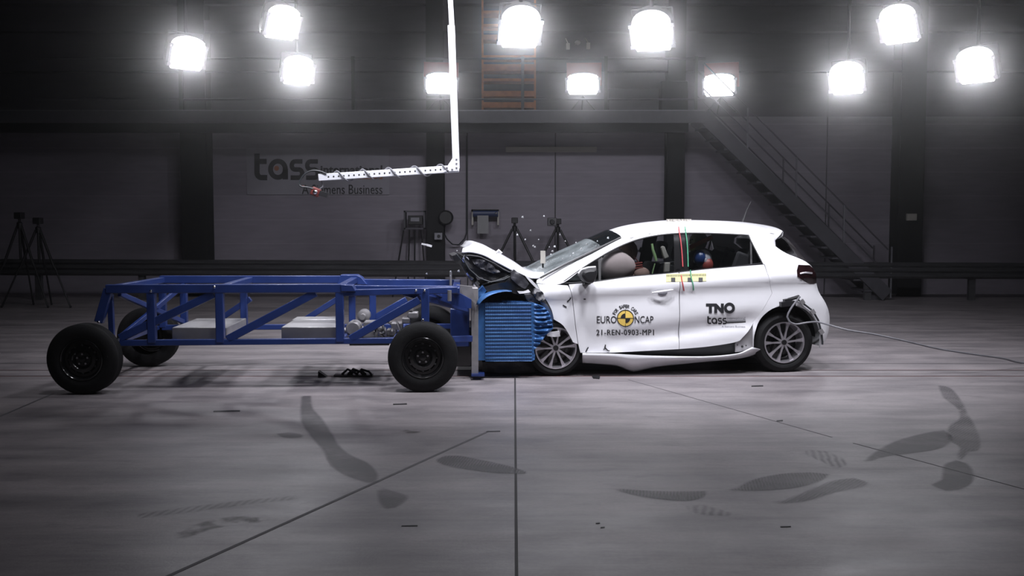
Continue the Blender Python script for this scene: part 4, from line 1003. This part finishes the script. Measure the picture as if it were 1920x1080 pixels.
d1, h1, r1 = dummy('tan crash test dummy at the wheel, head leaning forward into the pale airbag', Vector((uS-0.22, 0.48, 0.62)), Cp(1178, 471, 0.58), 1.0, M_shirt, M_skin, arms_to=Cp(1165, 512, 0.5))
mb = MB()
for k in range(3): a = Cp(1188, 495+k*4.5, 0.30); mb.tube([a, Cp(1204, 492.5+k*4.5, 0.32)], 0.010, 8)
mb.tube([Cp(1188, 480, 0.4), Cp(1200, 495, 0.34), Cp(1210, 510, 0.3)], 0.006, 6)
o = mb.build('shoulder_cable', M_redp, d1); o.matrix_parent_inverse = Matrix.Identity(4); o.matrix_local = Matrix.Translation(-Vector((uS-0.22, 0.48, 0.62)))
mb = MB(); mb.ball(Cp(1201, 513, 0.36), (0.10, 0.10, 0.07)); o = mb.build('forearm_pad', M_shirt, d1); o.matrix_local = Matrix.Translation(-Vector((uS-0.22, 0.48, 0.62)))
hipc = Vector((uS+0.75, 0.47, 0.70)); d2, h2, r2 = dummy('child dummy with a blue, grey and red painted head at the near rear window', hipc, Cp(1319, 487, 0.42), 0.62, M_seat, M_printg)
mb = MB(); mb.ball(h2+Vector((-0.045, -0.02, 0.02)), (0.065, 0.075, 0.085)); mb.build('blue_face_paint', M_bluep, d2)
mb = MB(); mb.ball(h2+Vector((0.03, -0.035, -0.05)), (0.065, 0.06, 0.075)); mb.build('red_cheek_paint', M_redp, d2)
hipd = Vector((uS+0.62, W-0.45, 0.82)); d3, h3, r3 = dummy('child dummy with a yellow-green and orange painted head at the far rear window', hipd, Cp(1310, 451, W-0.75), 0.7, M_seat, mat('olive_paint', (0.28, 0.27, 0.14), 0.4))
mb = MB(); mb.bar(h3+Vector((-0.13, -0.10, -0.075)), h3+Vector((0.12, -0.10, 0.04)), 0.03, 0.045); mb.build('orange_face_stripe', M_orange, d3)
mb = MB(); mb.ball(h3+Vector((-0.10, -0.08, -0.085)), (0.04, 0.03, 0.03)); mb.build('yellow_chin_paint', mat('lemon_paint', (0.75, 0.75, 0.2), 0.4), d3)

# ================================================================== THE TROLLEY
TA = flo(793, 736.5); TB = flo(154, 741)
tx = (TA-TB).normalized(); ty = Vector((-tx.y, tx.x, 0)); TYAW = math.atan2(tx.y, tx.x)
tro = thing('barrier_trolley', 'blue tubular steel test trolley on four wheels with a blue crushed barrier face', 'trolley', (TA.x, TA.y, 0), TYAW)
def T(px, py, y):
    d = ray(px, py); o = Vector((0, 0, CAMZ))-TA
    t = (y-o.dot(ty))/d.dot(ty); P = o+d*t
    return Vector((P.dot(tx), y, P.z))
def TW(v): return Vector((TA.x, TA.y, 0))+tx*v.x+ty*v.y+Vector((0, 0, v.z))
N, FR = 0.32, 1.68
def tb(name, p, q, w_, h_, m=M_blue, bev=0.006): return MB().bar(p, q, w_, h_).build(name, m, tro, bev)
zt = T(400, 541, N).z; zb = T(400, 642, N).z
xr = T(200, 541, N).x; xm = T(650, 541, N).x; xf = T(858, 546, N).x
tb('top_rail', (xr, N, zt), (xm, N, zt), 0.08, 0.08)
tb('top_rail', (xm-0.1, N, zt-0.045), (xf, N, zt-0.02), 0.07, 0.06)
tb('top_rail', (xm-0.05, N+0.35, zt-0.02), (xf, N+0.35, zt-0.03), 0.06, 0.05)
tb('top_rail', (xr+0.1, FR, zt+0.005), (xm, FR, zt), 0.08, 0.08)
tb('top_rail', (xm, FR, zt-0.03), (xf, FR, zt-0.04), 0.08, 0.07)
tb('bottom_rail', (T(225, 642, N).x, N, zb), (T(742, 642, N).x, N, zb+0.01), 0.06, 0.055)
tb('bottom_rail', (T(742, 642, N).x-0.05, N, zb+0.01), (T(884, 648, 0.7).x, 0.7, zb-0.02), 0.06, 0.06)
tb('bottom_rail', (T(225, 642, N).x, FR, zb), (xf+0.1, FR, zb), 0.06, 0.055)
for px in (285, 413, 637.5, 797.5):
    x = T(px, 600, N).x; tb('upright', (x, N, zb), (x, N, zt), 0.075, 0.075)
for px in (345, 457.5, 660.5, 699):
    x = T(px, 570, FR).x; tb('upright', (x, FR, zb), (x, FR, zt), 0.07, 0.07)
tb('upright', (xr+0.02, N, zt), T(186, 604, N), 0.07, 0.08); tb('upright', (xr+0.12, FR, zt), (xr+0.12, FR, zb), 0.07, 0.07)
tb('upright', T(207, 552, N+0.05), T(210, 632, N+0.05), 0.05, 0.05)
for a, b in (((225, 634), (401, 551)), ((427, 636), (592, 549)), ((657, 636), (786, 562))):
    tb('diagonal_brace', T(*a, N), T(*b, N), 0.06, 0.075)
for a, b in (((703, 595), (762, 561)), ((560, 607), (640, 556)), ((400, 607), (470, 560))):
    tb('diagonal_brace', T(*a, FR), T(*b, FR), 0.05, 0.06)
tb('cross_brace', (xr+0.1, N+0.05, zt-0.05), (xr+0.35, FR, zb+0.05), 0.035, 0.05); tb('cross_brace', (xr+0.1, N+0.05, zb+0.05), (xr+0.35, FR, zt-0.05), 0.035, 0.05)
for px in (205, 637, 855, 413):
    x = T(px, 545, N).x; tb('cross_member', (x, N, zt-(0.0 if px < 650 else 0.03)), (x+(0.1 if px == 205 else 0), FR, zt-(0.0 if px < 650 else 0.03)), 0.07, 0.06)
for px in (215, 320, 413, 528, 637, 740):
    x = T(px, 640, N).x; tb('cross_member', (x, N, zb), (x, FR, zb), 0.05, 0.045)
# mounting plate on the far rail, gusset on the near rail
xq = T(662, 522, FR).x; MB().prism([(xq-0.16, zt-0.05), (xq+0.16, zt-0.05), (xq+0.10, zt+0.03), (xq+0.05, zt+0.055), (xq-0.12, zt+0.055)], lambda u, v, d: Vector((u, d, v)), FR-0.12, FR+0.05).build('mounting_plate', M_blue, tro, 0.006)
MB().prism([(p.x, p.z) for p in (T(640, 533, N), T(662, 534, N), T(668, 546, N), T(640, 546, N))], lambda u, v, d: Vector((u, d, v)), N-0.05, N+0.1).build('mounting_plate', M_blue, tro, 0.006)
# ballast plates
def slab(px0, px1, y0, y1, ztop, zbot, name):
    a = T(px0, 600, y0).x; b = T(px1, 600, y0).x
    o = MB().bbox((a, y0, zbot), (b, y1, ztop)).build(name, M_alum, tro, 0.006)
    for yy in (y0+0.1, y1-0.1):
        MB().bbox((a+0.03, yy-0.03, zb+0.02), (b-0.03, yy+0.03, zbot)).build('slab_bracket', M_blue, o)
    return o
z1 = T(400, 612, 0.55).z
slab(322, 424, 0.45, 1.35, z1, z1-0.12, 'ballast_plate'); slab(527, 630, 0.45, 1.15, z1, z1-0.12, 'ballast_plate'); 
a = T(548, 600, 1.2).x; b = T(632, 600, 1.2).x; MB().bbox((a, 1.2, z1-0.06), (b, 1.5, z1-0.0)).build('ballast_plate', M_alum, tro, 0.005)
# braking gear clutter
mb = MB(); rg = random.Random(5)
c = T(665, 612, 0.9); mb.lathe([(0.75, 0.0), (0.75, 0.06), (0.77, 0.075), (0.95, 0.075), (0.95, 0)], (c.x, 0, c.z-0.01), 20); mb.box(c+Vector((0.16, 0, -0.04)), (0.12, 0.3, 0.18)); mb.tube([c+Vector((-0.15, 0, -0.05)), c+Vector((0.28, 0.1, -0.02))], 0.035, 12)
mb.build('brake_cylinder', M_grey, tro)
c = T(682, 592, 1.2); mb = MB(); mb.lathe([(1.15, 0), (1.15, 0.04), (1.16, 0.065), (1.3, 0.065), (1.3, 0)], (c.x, 0, c.z), 18); mb.lathe([(1.05, 0), (1.05, 0.03), (1.2, 0.03)], (c.x, 0, c.z), 12); mb.build('pump_motor', M_grey, tro)
for k in range(9):
    px = 700+k*8; pts = [T(px+rg.uniform(-6, 6), 612+rg.uniform(-10, 14), 0.7+rg.random()*0.4) for _ in range(5)]
    if k < 7: MB().tube(catmull(pts, 0.03, False, 170), 0.008, 6).build('hydraulic_hose', M_dcable if k % 2 else M_grey, tro)
for px, py, s_ in ((745, 611, 0.07), (775, 590, 0.06), (762, 600, 0.05), (768, 578, 0.045), (735, 622, 0.06)):
    MB().box(T(px, py, 0.9), (s_*1.6, 0.15, s_)).build('valve_block', M_grey, tro, 0.008)
MB().bbox(T(655, 634, 0.6), T(740, 630, 1.4)).build('equipment_tray', M_blackmetal, tro)
# axles, wheels
rw_ = 0.322
for px_, nm in ((793, 'front'), (154, 'rear')):
    pass
xF = 0.0; xR = (TB-TA).dot(tx)
MB().tube([(xF, 0.1, rw_), (xF, 1.85, rw_)], 0.035, 12).build('axle', M_blackmetal, tro); MB().tube([(xR, 0.1, rw_), (xR, 1.85, rw_)], 0.035, 12).build('axle', M_blackmetal, tro)
def steel_wheel(x, y0, s):
    mb = MB(); c = (x, y0, rw_); tyre_geo(mb, rw_, 0.20, 0.185, c); t = mb.build('tyre', M_rubber, tro)
    yy = y0 if s > 0 else y0+0.20; c = (x, yy, rw_)
    mb = MB(); mb.lathe([(0.0, 0.19), (-0.004*s, 0.183), (0.004*s, 0.176), (0.03*s, 0.168), (0.045*s, 0.16), (0.045*s, 0.135), (0.025*s, 0.12), (0.02*s, 0.09), (0.05*s, 0.065), (0.05*s, 0.03), (0.015*s, 0.028), (0.012*s, 0.0)], c, 48); w_ = mb.build('steel_rim', M_blackmetal, t)
    for k in range(12):
        a = 2*PI*k/12; q = Vector((x+0.128*math.cos(a), yy+0.032*s, rw_+0.128*math.sin(a))); MB().ball(q, (0.012, 0.008, 0.012), 10, 8).build('rim_hole', M_hole if k % 2 else M_blackmetal, w_)
    for k in range(5):
        a = 2*PI*k/5+PI/2; q = Vector((x+0.048*math.cos(a), yy+0.048*s, rw_+0.048*math.sin(a))); MB().tube([q, q-Vector((0, 0.022*s, 0))], 0.010, 6).build('wheel_nut', M_silver, w_)
steel_wheel(xF, 0.0, 1); steel_wheel(xR, 0.0, 1)
xFf = T(815, 625, 1.75).x; xRf = T(274, 630, 1.75).x
steel_wheel(xF, 1.75, -1); steel_wheel(xRf, 1.75, -1)
# front frame
tb('front_arm', T(760, 549, N), T(876, 579, 0.75), 0.06, 0.065); tb('front_arm', T(812, 548, N+0.1), T(874, 575, 0.8), 0.03, 0.03)
MB().prism([(p.x, p.z) for p in (T(786, 549, 0.5), T(857, 547, 0.5), T(884, 562, 0.5), T(884, 578, 0.5), T(868, 578, 0.5))], lambda u, v, d: Vector((u, d, v)), 0.5, 0.56).build('front_gusset', M_blue, tro)
a = T(844, 575, 0.75); b = T(884, 662, 0.75); MB().bbox((a.x, 0.85, b.z+0.05), (b.x-0.02, 1.7, a.z-0.03)).build('front_bulkhead', M_blue, tro, 0.01)
MB().prism([(p.x, p.z) for p in (T(856, 534, 0.7), T(885, 537, 0.7), T(893, 570, 0.7), T(884, 563, 0.7), T(863, 548, 0.7))], lambda u, v, d: Vector((u, d, v)), 0.68, 0.74).build('gusset_plate', M_grey, tro)
YB = 0.80
po = MB().bar(T(890, 540, YB), T(890.5, 700, YB), 0.07, 0.06).build('front_post', M_grey, tro, 0.004)
MB().box(T(896, 701, YB), (0.13, 0.2, 0.02)).build('post_foot', M_blue, po)
for yy in (YB+0.95,): MB().bar((T(890, 560, YB).x, yy, T(890, 560, YB).z), (T(890, 560, YB).x, yy, 0.12), 0.07, 0.06).build('front_post', M_grey, tro, 0.004)
tb('cross_member', (T(890, 545, YB).x, YB, T(890, 545, YB).z), (T(890, 545, YB).x, YB+0.95, T(890, 545, YB).z), 0.06, 0.06, M_grey)
a = T(850, 600, 0.95).x; b = T(884, 600, 0.95).x; MB().bbox((a, 0.95, 0.10), (b, 1.65, 0.5)).build('front_dark_mass', M_blackmetal, tro, 0.01)  # added dark mass, darkens the gap between post and wheel
# barrier face
a = T(898, 568, YB); b = T(911, 676, YB); MB().bbox((T(896, 568, YB).x, YB, b.z), (b.x, YB+1.0, a.z)).build('barrier_back_plate', M_bluelt, tro, 0.004)
a = T(910, 567, YB); b = T(997, 676.5, YB)
bf = MB(); nx, nz = 12, 14; yn_ = YB-0.02
G = [[Vector((a.x+(b.x-a.x)*i/nx, yn_+0.008*noise.noise(Vector((i*0.7, 0, j*0.9))), a.z+(b.z-a.z)*j/nz)) for j in range(nz+1)] for i in range(nx+1)]
bf.grid(G, False); bf.grid([[Vector((a.x+(b.x-a.x)*i/nx, YB+y, a.z)) for y in (-0.02, 0.5, 1.0)] for i in range(nx+1)], False); bf.grid([[Vector((a.x+(b.x-a.x)*i/nx, YB+y, b.z)) for y in (-0.02, 1.0)] for i in range(nx+1)], False); bf.grid([[Vector((a.x+(b.x-a.x)*i/nx, YB+1.0, z)) for z in (a.z, b.z)] for i in range(nx+1)], False)
face = bf.build('barrier_block', M_honey, tro)
cr = [(996, 567), (1008, 571), (1020, 576), (1029, 586), (1033, 597), (1036, 606), (1036, 616), (1026, 625), (1017, 636), (1009, 648), (1001, 656), (1003, 664), (1002, 674), (996, 677)]
pts = [T(x, y, YB) for x, y in cr]; uvc = catmull([(p.x, p.z) for p in pts], 0.03, True, 60); mb = MB()
def cfn(u, v, d):
    q = Vector((u*6, 0, v*26)); k = smooth01((u-b.x+0.0)/0.06)
    return Vector((u, yn_+k*(0.05*math.sin(v*150+4*noise.noise(Vector((u*5, 0, v*3))))*0.35+0.03*noise.noise(q)+0.02*noise.noise(Vector((u*22, 3, v*14))))+d, v))
sheet(mb, uvc, cfn, 0.014, 0.95); mb.build('crumpled_barrier_front', M_bluelt, tro)
# curled cladding sheet above
A_ = resamp([(893, 571), (897, 561), (908, 551), (925, 545.5), (945, 543.5), (960, 546)], 16); B_ = resamp([(897, 572), (906, 562), (918, 554), (932, 549), (946, 546.5), (960, 547)], 16)
G = [[T(p.x, p.y, YB-0.05), T(q.x, q.y, YB-0.07), T(q.x, q.y, YB+0.0)+Vector((0, 0, 0.0)), Vector((T(p.x, p.y, YB).x, YB+0.8, T(p.x, p.y, YB).z))] for p, q in zip(A_, B_)]
MB().grid(G).build('curled_cladding', M_bluelt, tro, solid=0.004)
crush_px = [(897, 545), (905, 537), (912, 546), (902, 560), (894, 568), (890, 552)]
pts = [T(x, y, YB) for x, y in crush_px]; mb = MB(); sheet(mb, catmull([(p.x, p.z) for p in pts], 0.03, True, 60), lambda u, v, d: Vector((u, YB+0.02+0.03*noise.noise(Vector((u*12, 1, v*12)))+d, v)), 0.02, 0.3); mb.build('torn_cladding', M_bluelt, tro)
# bolts on the frame
for px, py, dy in ((185, 604, -0.05), (283, 546, -0.06), (402, 538, -0.06), (793, 600, -0.05), (780, 545, -0.05), (796, 545, -0.05)):
    MB().ball(T(px, py, N+dy), 0.014, 8, 6).build('bolt', M_silver, tro)
x = T(843, 547, N).x; MB().tube([(x, N-0.05, zt-0.12), (x, N-0.05, zt-0.02)], 0.02, 10).build('eye_bolt', M_grey, tro)
x = T(845, 520, 0.9).x; MB().tube([(x, 0.9, zt-0.04), (x, 0.9, zt+0.12)], 0.012, 8).build('sensor_mast', M_grey, tro)
# ================================================================== HANGING ARM
AY = 10.9
p0 = at(842, -30, AY); ha = thing('hanging_camera_arm', 'white perforated steel arm hanging from the ceiling, bent at right angles over the trolley', 'camera arm', (at(855, 300, AY).x, AY, at(855, 300, AY).z))
HM = Matrix.Translation(-Vector(ha.location))
pt_ = at(839, -60, AY); kk = (pt_.x-ha.location.x)/(pt_.z-ha.location.z); top8 = Vector((ha.location.x+kk*(8.2-ha.location.z)*0.9, AY, 8.2))
MB(HM).bar(at(841, -60, AY+0.06), at(848, 60, AY+0.06), 0.05, 0.05).build('upper_tube', M_armw, ha); MB(HM).bar(at(841, -60, AY+0.06), Vector((at(838, -60, AY).x-0.1, AY, 8.2)), 0.05, 0.05).build('upper_tube', M_armw, ha)
MB(HM).bar(at(846, 48, AY), at(855.5, 316, AY), 0.07, 0.07).build('vertical_profile', M_armw, ha, 0.004)
a = at(598, 333, AY); b = at(860, 316, AY); hp = MB(HM).bar(a, b, 0.07, 0.072).build('horizontal_profile', M_armw, ha, 0.004)
mb = MB(HM); rj = 12
for k in range(2, 26):
    p = a.lerp(b, k/27.5); mb.tube([p-Vector((0, 0.0365, 0)), p-Vector((0, 0.030, 0))], 0.009, 10)
mb.build('profile_holes', M_hole, hp)
mb = MB(HM); g_ = [at(832, 322, AY-0.045), at(861, 320, AY-0.045), at(860, 292, AY-0.045), at(852, 291, AY-0.045)]; mb.prism([(p.x, p.z) for p in g_], lambda u, v, d: Vector((u, d, v)), AY-0.05, AY-0.04); gs = mb.build('gusset_plate', M_armw, ha)
for px, py in ((856, 298), (856, 306), (856, 314), (848, 317), (840, 319), (838, 314)): MB(HM).ball(at(px, py, AY-0.055), 0.010, 8, 6).build('bolt', M_grey, gs)
pts = []
for k in range(0, 121):
    t = k/120; c_ = a.lerp(b, 0.08+0.85*t); an = t*2*PI*4.6; pts.append(c_+Vector((0, 0.05*math.cos(an), 0.055*math.sin(an))))
MB(HM).tube(pts, 0.008, 6).build('wound_cable', M_cable, ha)
pts = [at(x, y, AY-0.04) for x, y in ((612, 326), (600, 321), (585, 320), (572, 326), (563, 338), (561, 346), (566, 350), (576, 351), (588, 354))]
MB(HM).tube(catmull(pts, 0.02, False, 170), 0.009, 6).build('looped_cable', M_dcable, ha)
cg = thing('small_camera_unit', 'small red-rimmed camera unit with dark bracket dangling under the arm tip', 'camera', at(596, 361, AY))
GMx = Matrix.Translation(-Vector(cg.location))
MB(GMx).box(at(592, 360, AY), (0.09, 0.09, 0.09), Matrix.Rotation(0.4, 3, 'Y')).build('body', M_redp, cg, 0.012); MB(GMx).ball(at(591, 360, AY-0.05), 0.026).build('lens', M_silver, cg)
MB(GMx).box(at(606, 364, AY), (0.09, 0.07, 0.05), Matrix.Rotation(0.3, 3, 'Y')).build('bracket', M_plast, cg); MB(GMx).tube([at(603, 336, AY), at(605, 350, AY), at(598, 356, AY)], 0.008, 6).build('hanger_wire', M_cable, cg)
MB(GMx).tube([at(566, 348, AY), at(578, 352, AY), at(588, 356, AY)], 0.006, 6).build('signal_wire', M_redp, cg)
# ================================================================== DEBRIS AND MARKS
def shape(px, z, h, m, name, label, cat, group=None):
    P0 = [flo(x, y, z) for x, y in px]; c = sum(P0, Vector())/len(P0); mb = MB(); n = len(P0)
    mb.add([p-c for p in P0]+[p-c+Vector((0, 0, h)) for p in P0], [tuple(range(n-1, -1, -1)), tuple(range(n, 2*n))]+[(i, (i+1) % n, n+(i+1) % n, n+i) for i in range(n)])
    o = mb.build(name, m); o.location = c; return tag(o, label, cat, group)
p = flo(603, 706); o = thing('wheel_chock', 'small dark triangular chock on the floor beneath the trolley', 'chock', p); MB().prism([(-0.03, 0), (0.06, 0), (-0.025, 0.06)], lambda u, v, d: Vector((u, d, v)), -0.04, 0.04).build('wedge', M_plast, o); MB().box((-0.028, 0, 0.03), (0.006, 0.06, 0.05)).build('back_plate', M_blackmetal, o)
c = flo(664, 706); o = thing('broken_bracket', 'dark twisted metal debris on the floor between the trolley wheels', 'debris', c); rg = random.Random(11)
MB().bbox((-0.20, -0.04, 0), (0.19, 0.06, 0.02)).build('base_plate', M_blackmetal, o)
for k in range(5):
    a_ = rg.uniform(-0.14, 0.02); MB().tube([(a_, rg.uniform(-.04, .04), 0.02), (a_+0.06, 0, 0.06+rg.uniform(0, .02)), (a_+0.13, rg.uniform(-.04, .04), 0.05), (a_+0.16, 0, 0.02)], 0.012, 6).build('bent_rod', M_plast, o)
shape([(1110, 706), (1125, 707), (1124, 711), (1112, 710)], 0, 0.012, M_plast, 'plastic_fragment', 'black plastic fragment lying by the rail slot under the white car door', 'fragment')
for px, py, w_, h_, lb in ((768, 986, 30, 1.6, 'thin dark sliver on the floor left of the centre joint, near the bottom'), (1121, 981, 8, 2.5, 'upper left of two small dark chips on the floor right of the centre joint'), (1130, 989, 8, 2.5, 'lower right of two small dark chips on the floor right of the centre joint'), (1473, 987.5, 20, 2.2, 'dark sliver on the floor near the bottom, right of the short dotted track'), (1462, 789, 12, 3, 'small dark chip on the floor on the right diagonal joint'), (1420, 724, 22, 2.4, 'dark sliver on the floor beneath the rear half of the white car'), (925, 809, 26, 2, 'dark sliver at the upper end of the left diagonal joint'), (750, 758, 26, 2.5, 'faint dark sliver on the floor below the front trolley wheel'), (425, 771, 50, 3, 'long dark streak of debris on the floor below the trolley frame')):
    shape([(px-w_/2, py+h_/2), (px+w_/2, py+h_/4), (px+w_/2, py-h_/2), (px-w_/2, py-h_/6)], 0.0003, 0.003, M_plast, 'floor_fragment', lb, 'fragment')
# flying bits of glass
rg = random.Random(21); spots = [(707, 118), (1000, 461), (1010, 459), (997, 470), (1035, 471), (1033, 484), (1025, 493), (1045, 455), (986, 432), (1020, 470), (1110, 433)]
spots = [(1000, 461), (1003, 463), (1036, 471), (1033, 477), (1025, 493), (995, 432), (1010, 449), (985, 449), (1030, 463), (1015, 475), (970, 440), (1050, 440), (1060, 452), (1020, 405), (980, 407), (860, 508), (845, 509), (800, 513), (845, 517), (857, 470), (1080, 455), (1040, 462), (1075, 475), (1090, 466), (1100, 458), (1120, 452), (1140, 446), (1055, 485), (1070, 480), (1043, 492)]
for i, (px, py) in enumerate(spots):
    p = at(px, py, 10.3+rg.uniform(-0.3, 0.6)); r = rg.uniform(0.006, 0.012); mb = MB()
    mb.add([(-r, 0, -r*0.6), (r, r*.3, -r), (r*0.7, -r*.4, r), (-r*0.6, 0, r*0.8), (0, r, 0)], [(0, 1, 2, 3), (0, 4, 1), (1, 4, 2), (2, 4, 3), (3, 4, 0)])
    o = mb.build('glass_splinter', M_shard); o.location = p; tag(o, 'tiny bright glass splinter flying around the bonnet and windscreen', 'glass splinter', 'glass splinters in the air')
p = at(800, 459, 10.4); mb = MB(); mb.bar((-0.05, 0, 0.01), (0.0, 0, 0.0), 0.02, 0.016); mb.bar((0, 0, 0), (0.05, 0.01, -0.015), 0.02, 0.022); o = mb.build('flying_fragment', M_white); o.location = p; tag(o, 'small white fragment flying above the trolley before the middle column', 'fragment')
p = at(1018, 482, 10.75); o = thing('striped_marker', 'small white checkered marker post standing at the base of the windscreen', 'marker', p); MB().box((0, 0, 0), (0.05, 0.012, 0.13)).build('plate', M_light, o); MB().box((0, 0.02, -0.05), (0.02, 0.02, 0.12)).build('stem', M_plast, o)
# tyre marks and stains on the floor
def mark(px, m, label, name='tyre_mark', cat='tyre mark', grid=0.05):
    P0 = [flo(x, y) for x, y in px]; uv = catmull([(p.x, p.y) for p in P0], 0.08, True, 60); uv = [Vector(p) for p in uv]
    c = sum(uv, Vector((0, 0)))/len(uv); uvl = [p-c for p in uv]
    mb = MB(); sheet(mb, uvl, lambda u, v, d: Vector((u, v, 0.0)), grid, 0)
    o = mb.build(name, m, recalc=False); o.location = (c.x, c.y, 0.0022); me = o.data; ul = me.uv_layers.new(name='UVMap')
    for lp in me.loops:
        v = me.vertices[lp.vertex_index].co; d = segdist(Vector((v.x, v.y)), uvl); ul.data[lp.index].uv = (0.5, min(1, d/0.07))
    bm = bmesh.new(); bm.from_mesh(me)
    for f in bm.faces:
        if f.normal.z < 0: f.normal_flip()
    bm.to_mesh(me); bm.free()
    return tag(o, label, cat)
DK = (0.105, 0.10, 0.108)
mA = decal_mat('tread_print_a', DK, 0.75, 15.0, (0.3, 1), 0.3); mB_ = decal_mat('tread_print_b', DK, 0.75, 16.0, (1, 0.15), 0.35); mC = decal_mat('tread_print_c', DK, 0.62, 14.0, (0.8, 0.6), 0.4)
mS = decal_mat('dirty_stain', (0.10, 0.09, 0.085), 0.75, 1.0, (1, 0), 0.1, 7); mF = decal_mat('faint_print', DK, 0.35, 7.0, (1, 0.2), 0.8)
mark([(562, 742), (586, 742), (590, 765), (606, 783), (622, 806), (640, 835), (662, 853), (694, 868), (712, 888), (712, 905), (690, 908), (655, 897), (626, 882), (610, 864), (602, 845), (580, 820), (563, 795), (560, 775)], mA, 'long curved tyre mark on the floor below the trolley, left of centre')
mark([(703, 908), (715, 913), (740, 920), (766, 928), (769, 936), (752, 948), (738, 958), (722, 955), (708, 945), (703, 925)], mC, 'short fan-shaped tyre mark just under the left diagonal floor joint')
mark([(815, 862), (832, 854), (865, 854), (905, 862), (945, 870), (990, 884), (986, 890), (940, 889), (890, 884), (840, 875), (820, 869)], mB_, 'flat oval tyre mark crossing the centre joint of the floor')
mark([(1130, 913), (1180, 917), (1245, 920), (1330, 920), (1325, 932), (1295, 941), (1240, 938), (1180, 928)], mB_, 'slim tyre mark right of the centre joint, tapering to the left')
mark([(1325, 922), (1370, 916), (1410, 898), (1460, 888), (1520, 885), (1560, 889), (1545, 902), (1500, 915), (1440, 921), (1370, 922)], mB_, 'dark leaf-shaped tyre mark joining the tapering one on its right')
mark([(1420, 945), (1470, 935), (1520, 915), (1560, 900), (1600, 895), (1632, 905), (1620, 915), (1570, 925), (1510, 942), (1460, 946)], mC, 'paler striped tyre mark overlapping the leaf-shaped one')
mark([(1500, 842), (1550, 845), (1585, 860), (1590, 875), (1560, 880), (1540, 868), (1510, 855)], mF, 'faint curved tyre mark above the leaf-shaped one')
mark([(1615, 865), (1640, 845), (1680, 825), (1730, 812), (1770, 805), (1790, 820), (1770, 840), (1720, 850), (1670, 856), (1635, 866)], mA, 'broad grey tyre mark left of the tall twisted one on the right')
mark([(1755, 720), (1785, 728), (1805, 750), (1818, 775), (1835, 805), (1843, 830), (1838, 846), (1820, 848), (1812, 860), (1800, 868), (1790, 855), (1795, 838), (1775, 825), (1775, 800), (1795, 785), (1790, 765), (1765, 745)], mC, 'tall twisted tyre mark at the right side of the floor')
mark([(1765, 872), (1790, 862), (1815, 868), (1830, 885), (1825, 908), (1800, 920), (1770, 922), (1740, 908), (1760, 900)], mA, 'dark rounded tyre mark at the lower end of the twisted one')
mark([(515, 813), (545, 810), (572, 815), (570, 821), (540, 823), (520, 819)], mC, 'small ribbed tyre print left of the long curved mark')
mark([(325, 1000), (360, 985), (410, 970), (460, 967), (512, 970), (515, 976), (460, 984), (400, 992), (370, 1005), (330, 1012)], mS, 'brownish dried stain on the floor at lower left', 'floor_stain', 'stain')
mark([(250, 964), (350, 950), (450, 938), (560, 928), (560, 938), (450, 950), (350, 963), (255, 975)], mF, 'faint ribbed track running across the floor at lower left')
mark([(1280, 948), (1320, 945), (1380, 962), (1370, 970), (1320, 968), (1290, 960)], mF, 'faint ribbed print below the tapering tyre mark')
mark([(1408, 968), (1416, 985), (1435, 1010), (1460, 1038), (1475, 1050), (1462, 1050), (1440, 1030), (1420, 1003), (1408, 982)], decal_mat('track_line', DK, 0.8, 12, (1, 1), 0.4), 'short slanting dotted track on the floor at lower right')
mark([(748, 809), (770, 803), (795, 806), (790, 812), (765, 814)], mS, 'small dark smudge on the floor under the front trolley wheel', 'floor_stain', 'stain')
# ================================================================== BLOOM (added scatter volume imitating lens bloom around the lamps)
if BLOOM:
    o = MB().bbox((-15.7, -3.9, 0.02), (15.7, 21.2, 8.1)).build('bloom', None) if False else None
    vm = bpy.data.materials.new('bloom_scatter'); vm.use_nodes = True; nt = vm.node_tree; nt.nodes.clear()
    out = nd(nt, 'ShaderNodeOutputMaterial'); vs_ = nd(nt, 'ShaderNodeVolumeScatter'); vs_.inputs['Density'].default_value = BLOOM; vs_.inputs['Anisotropy'].default_value = 0.975
    nt.links.new(vs_.outputs[0], out.inputs['Volume'])
    hz = MB().bbox((-15.9, -4.1, -0.05), (15.9, 21.9, 8.3)).build('bloom', vm); tag(hz, 'added haze hanging in the air of the test hall', 'bloom', kind='stuff')
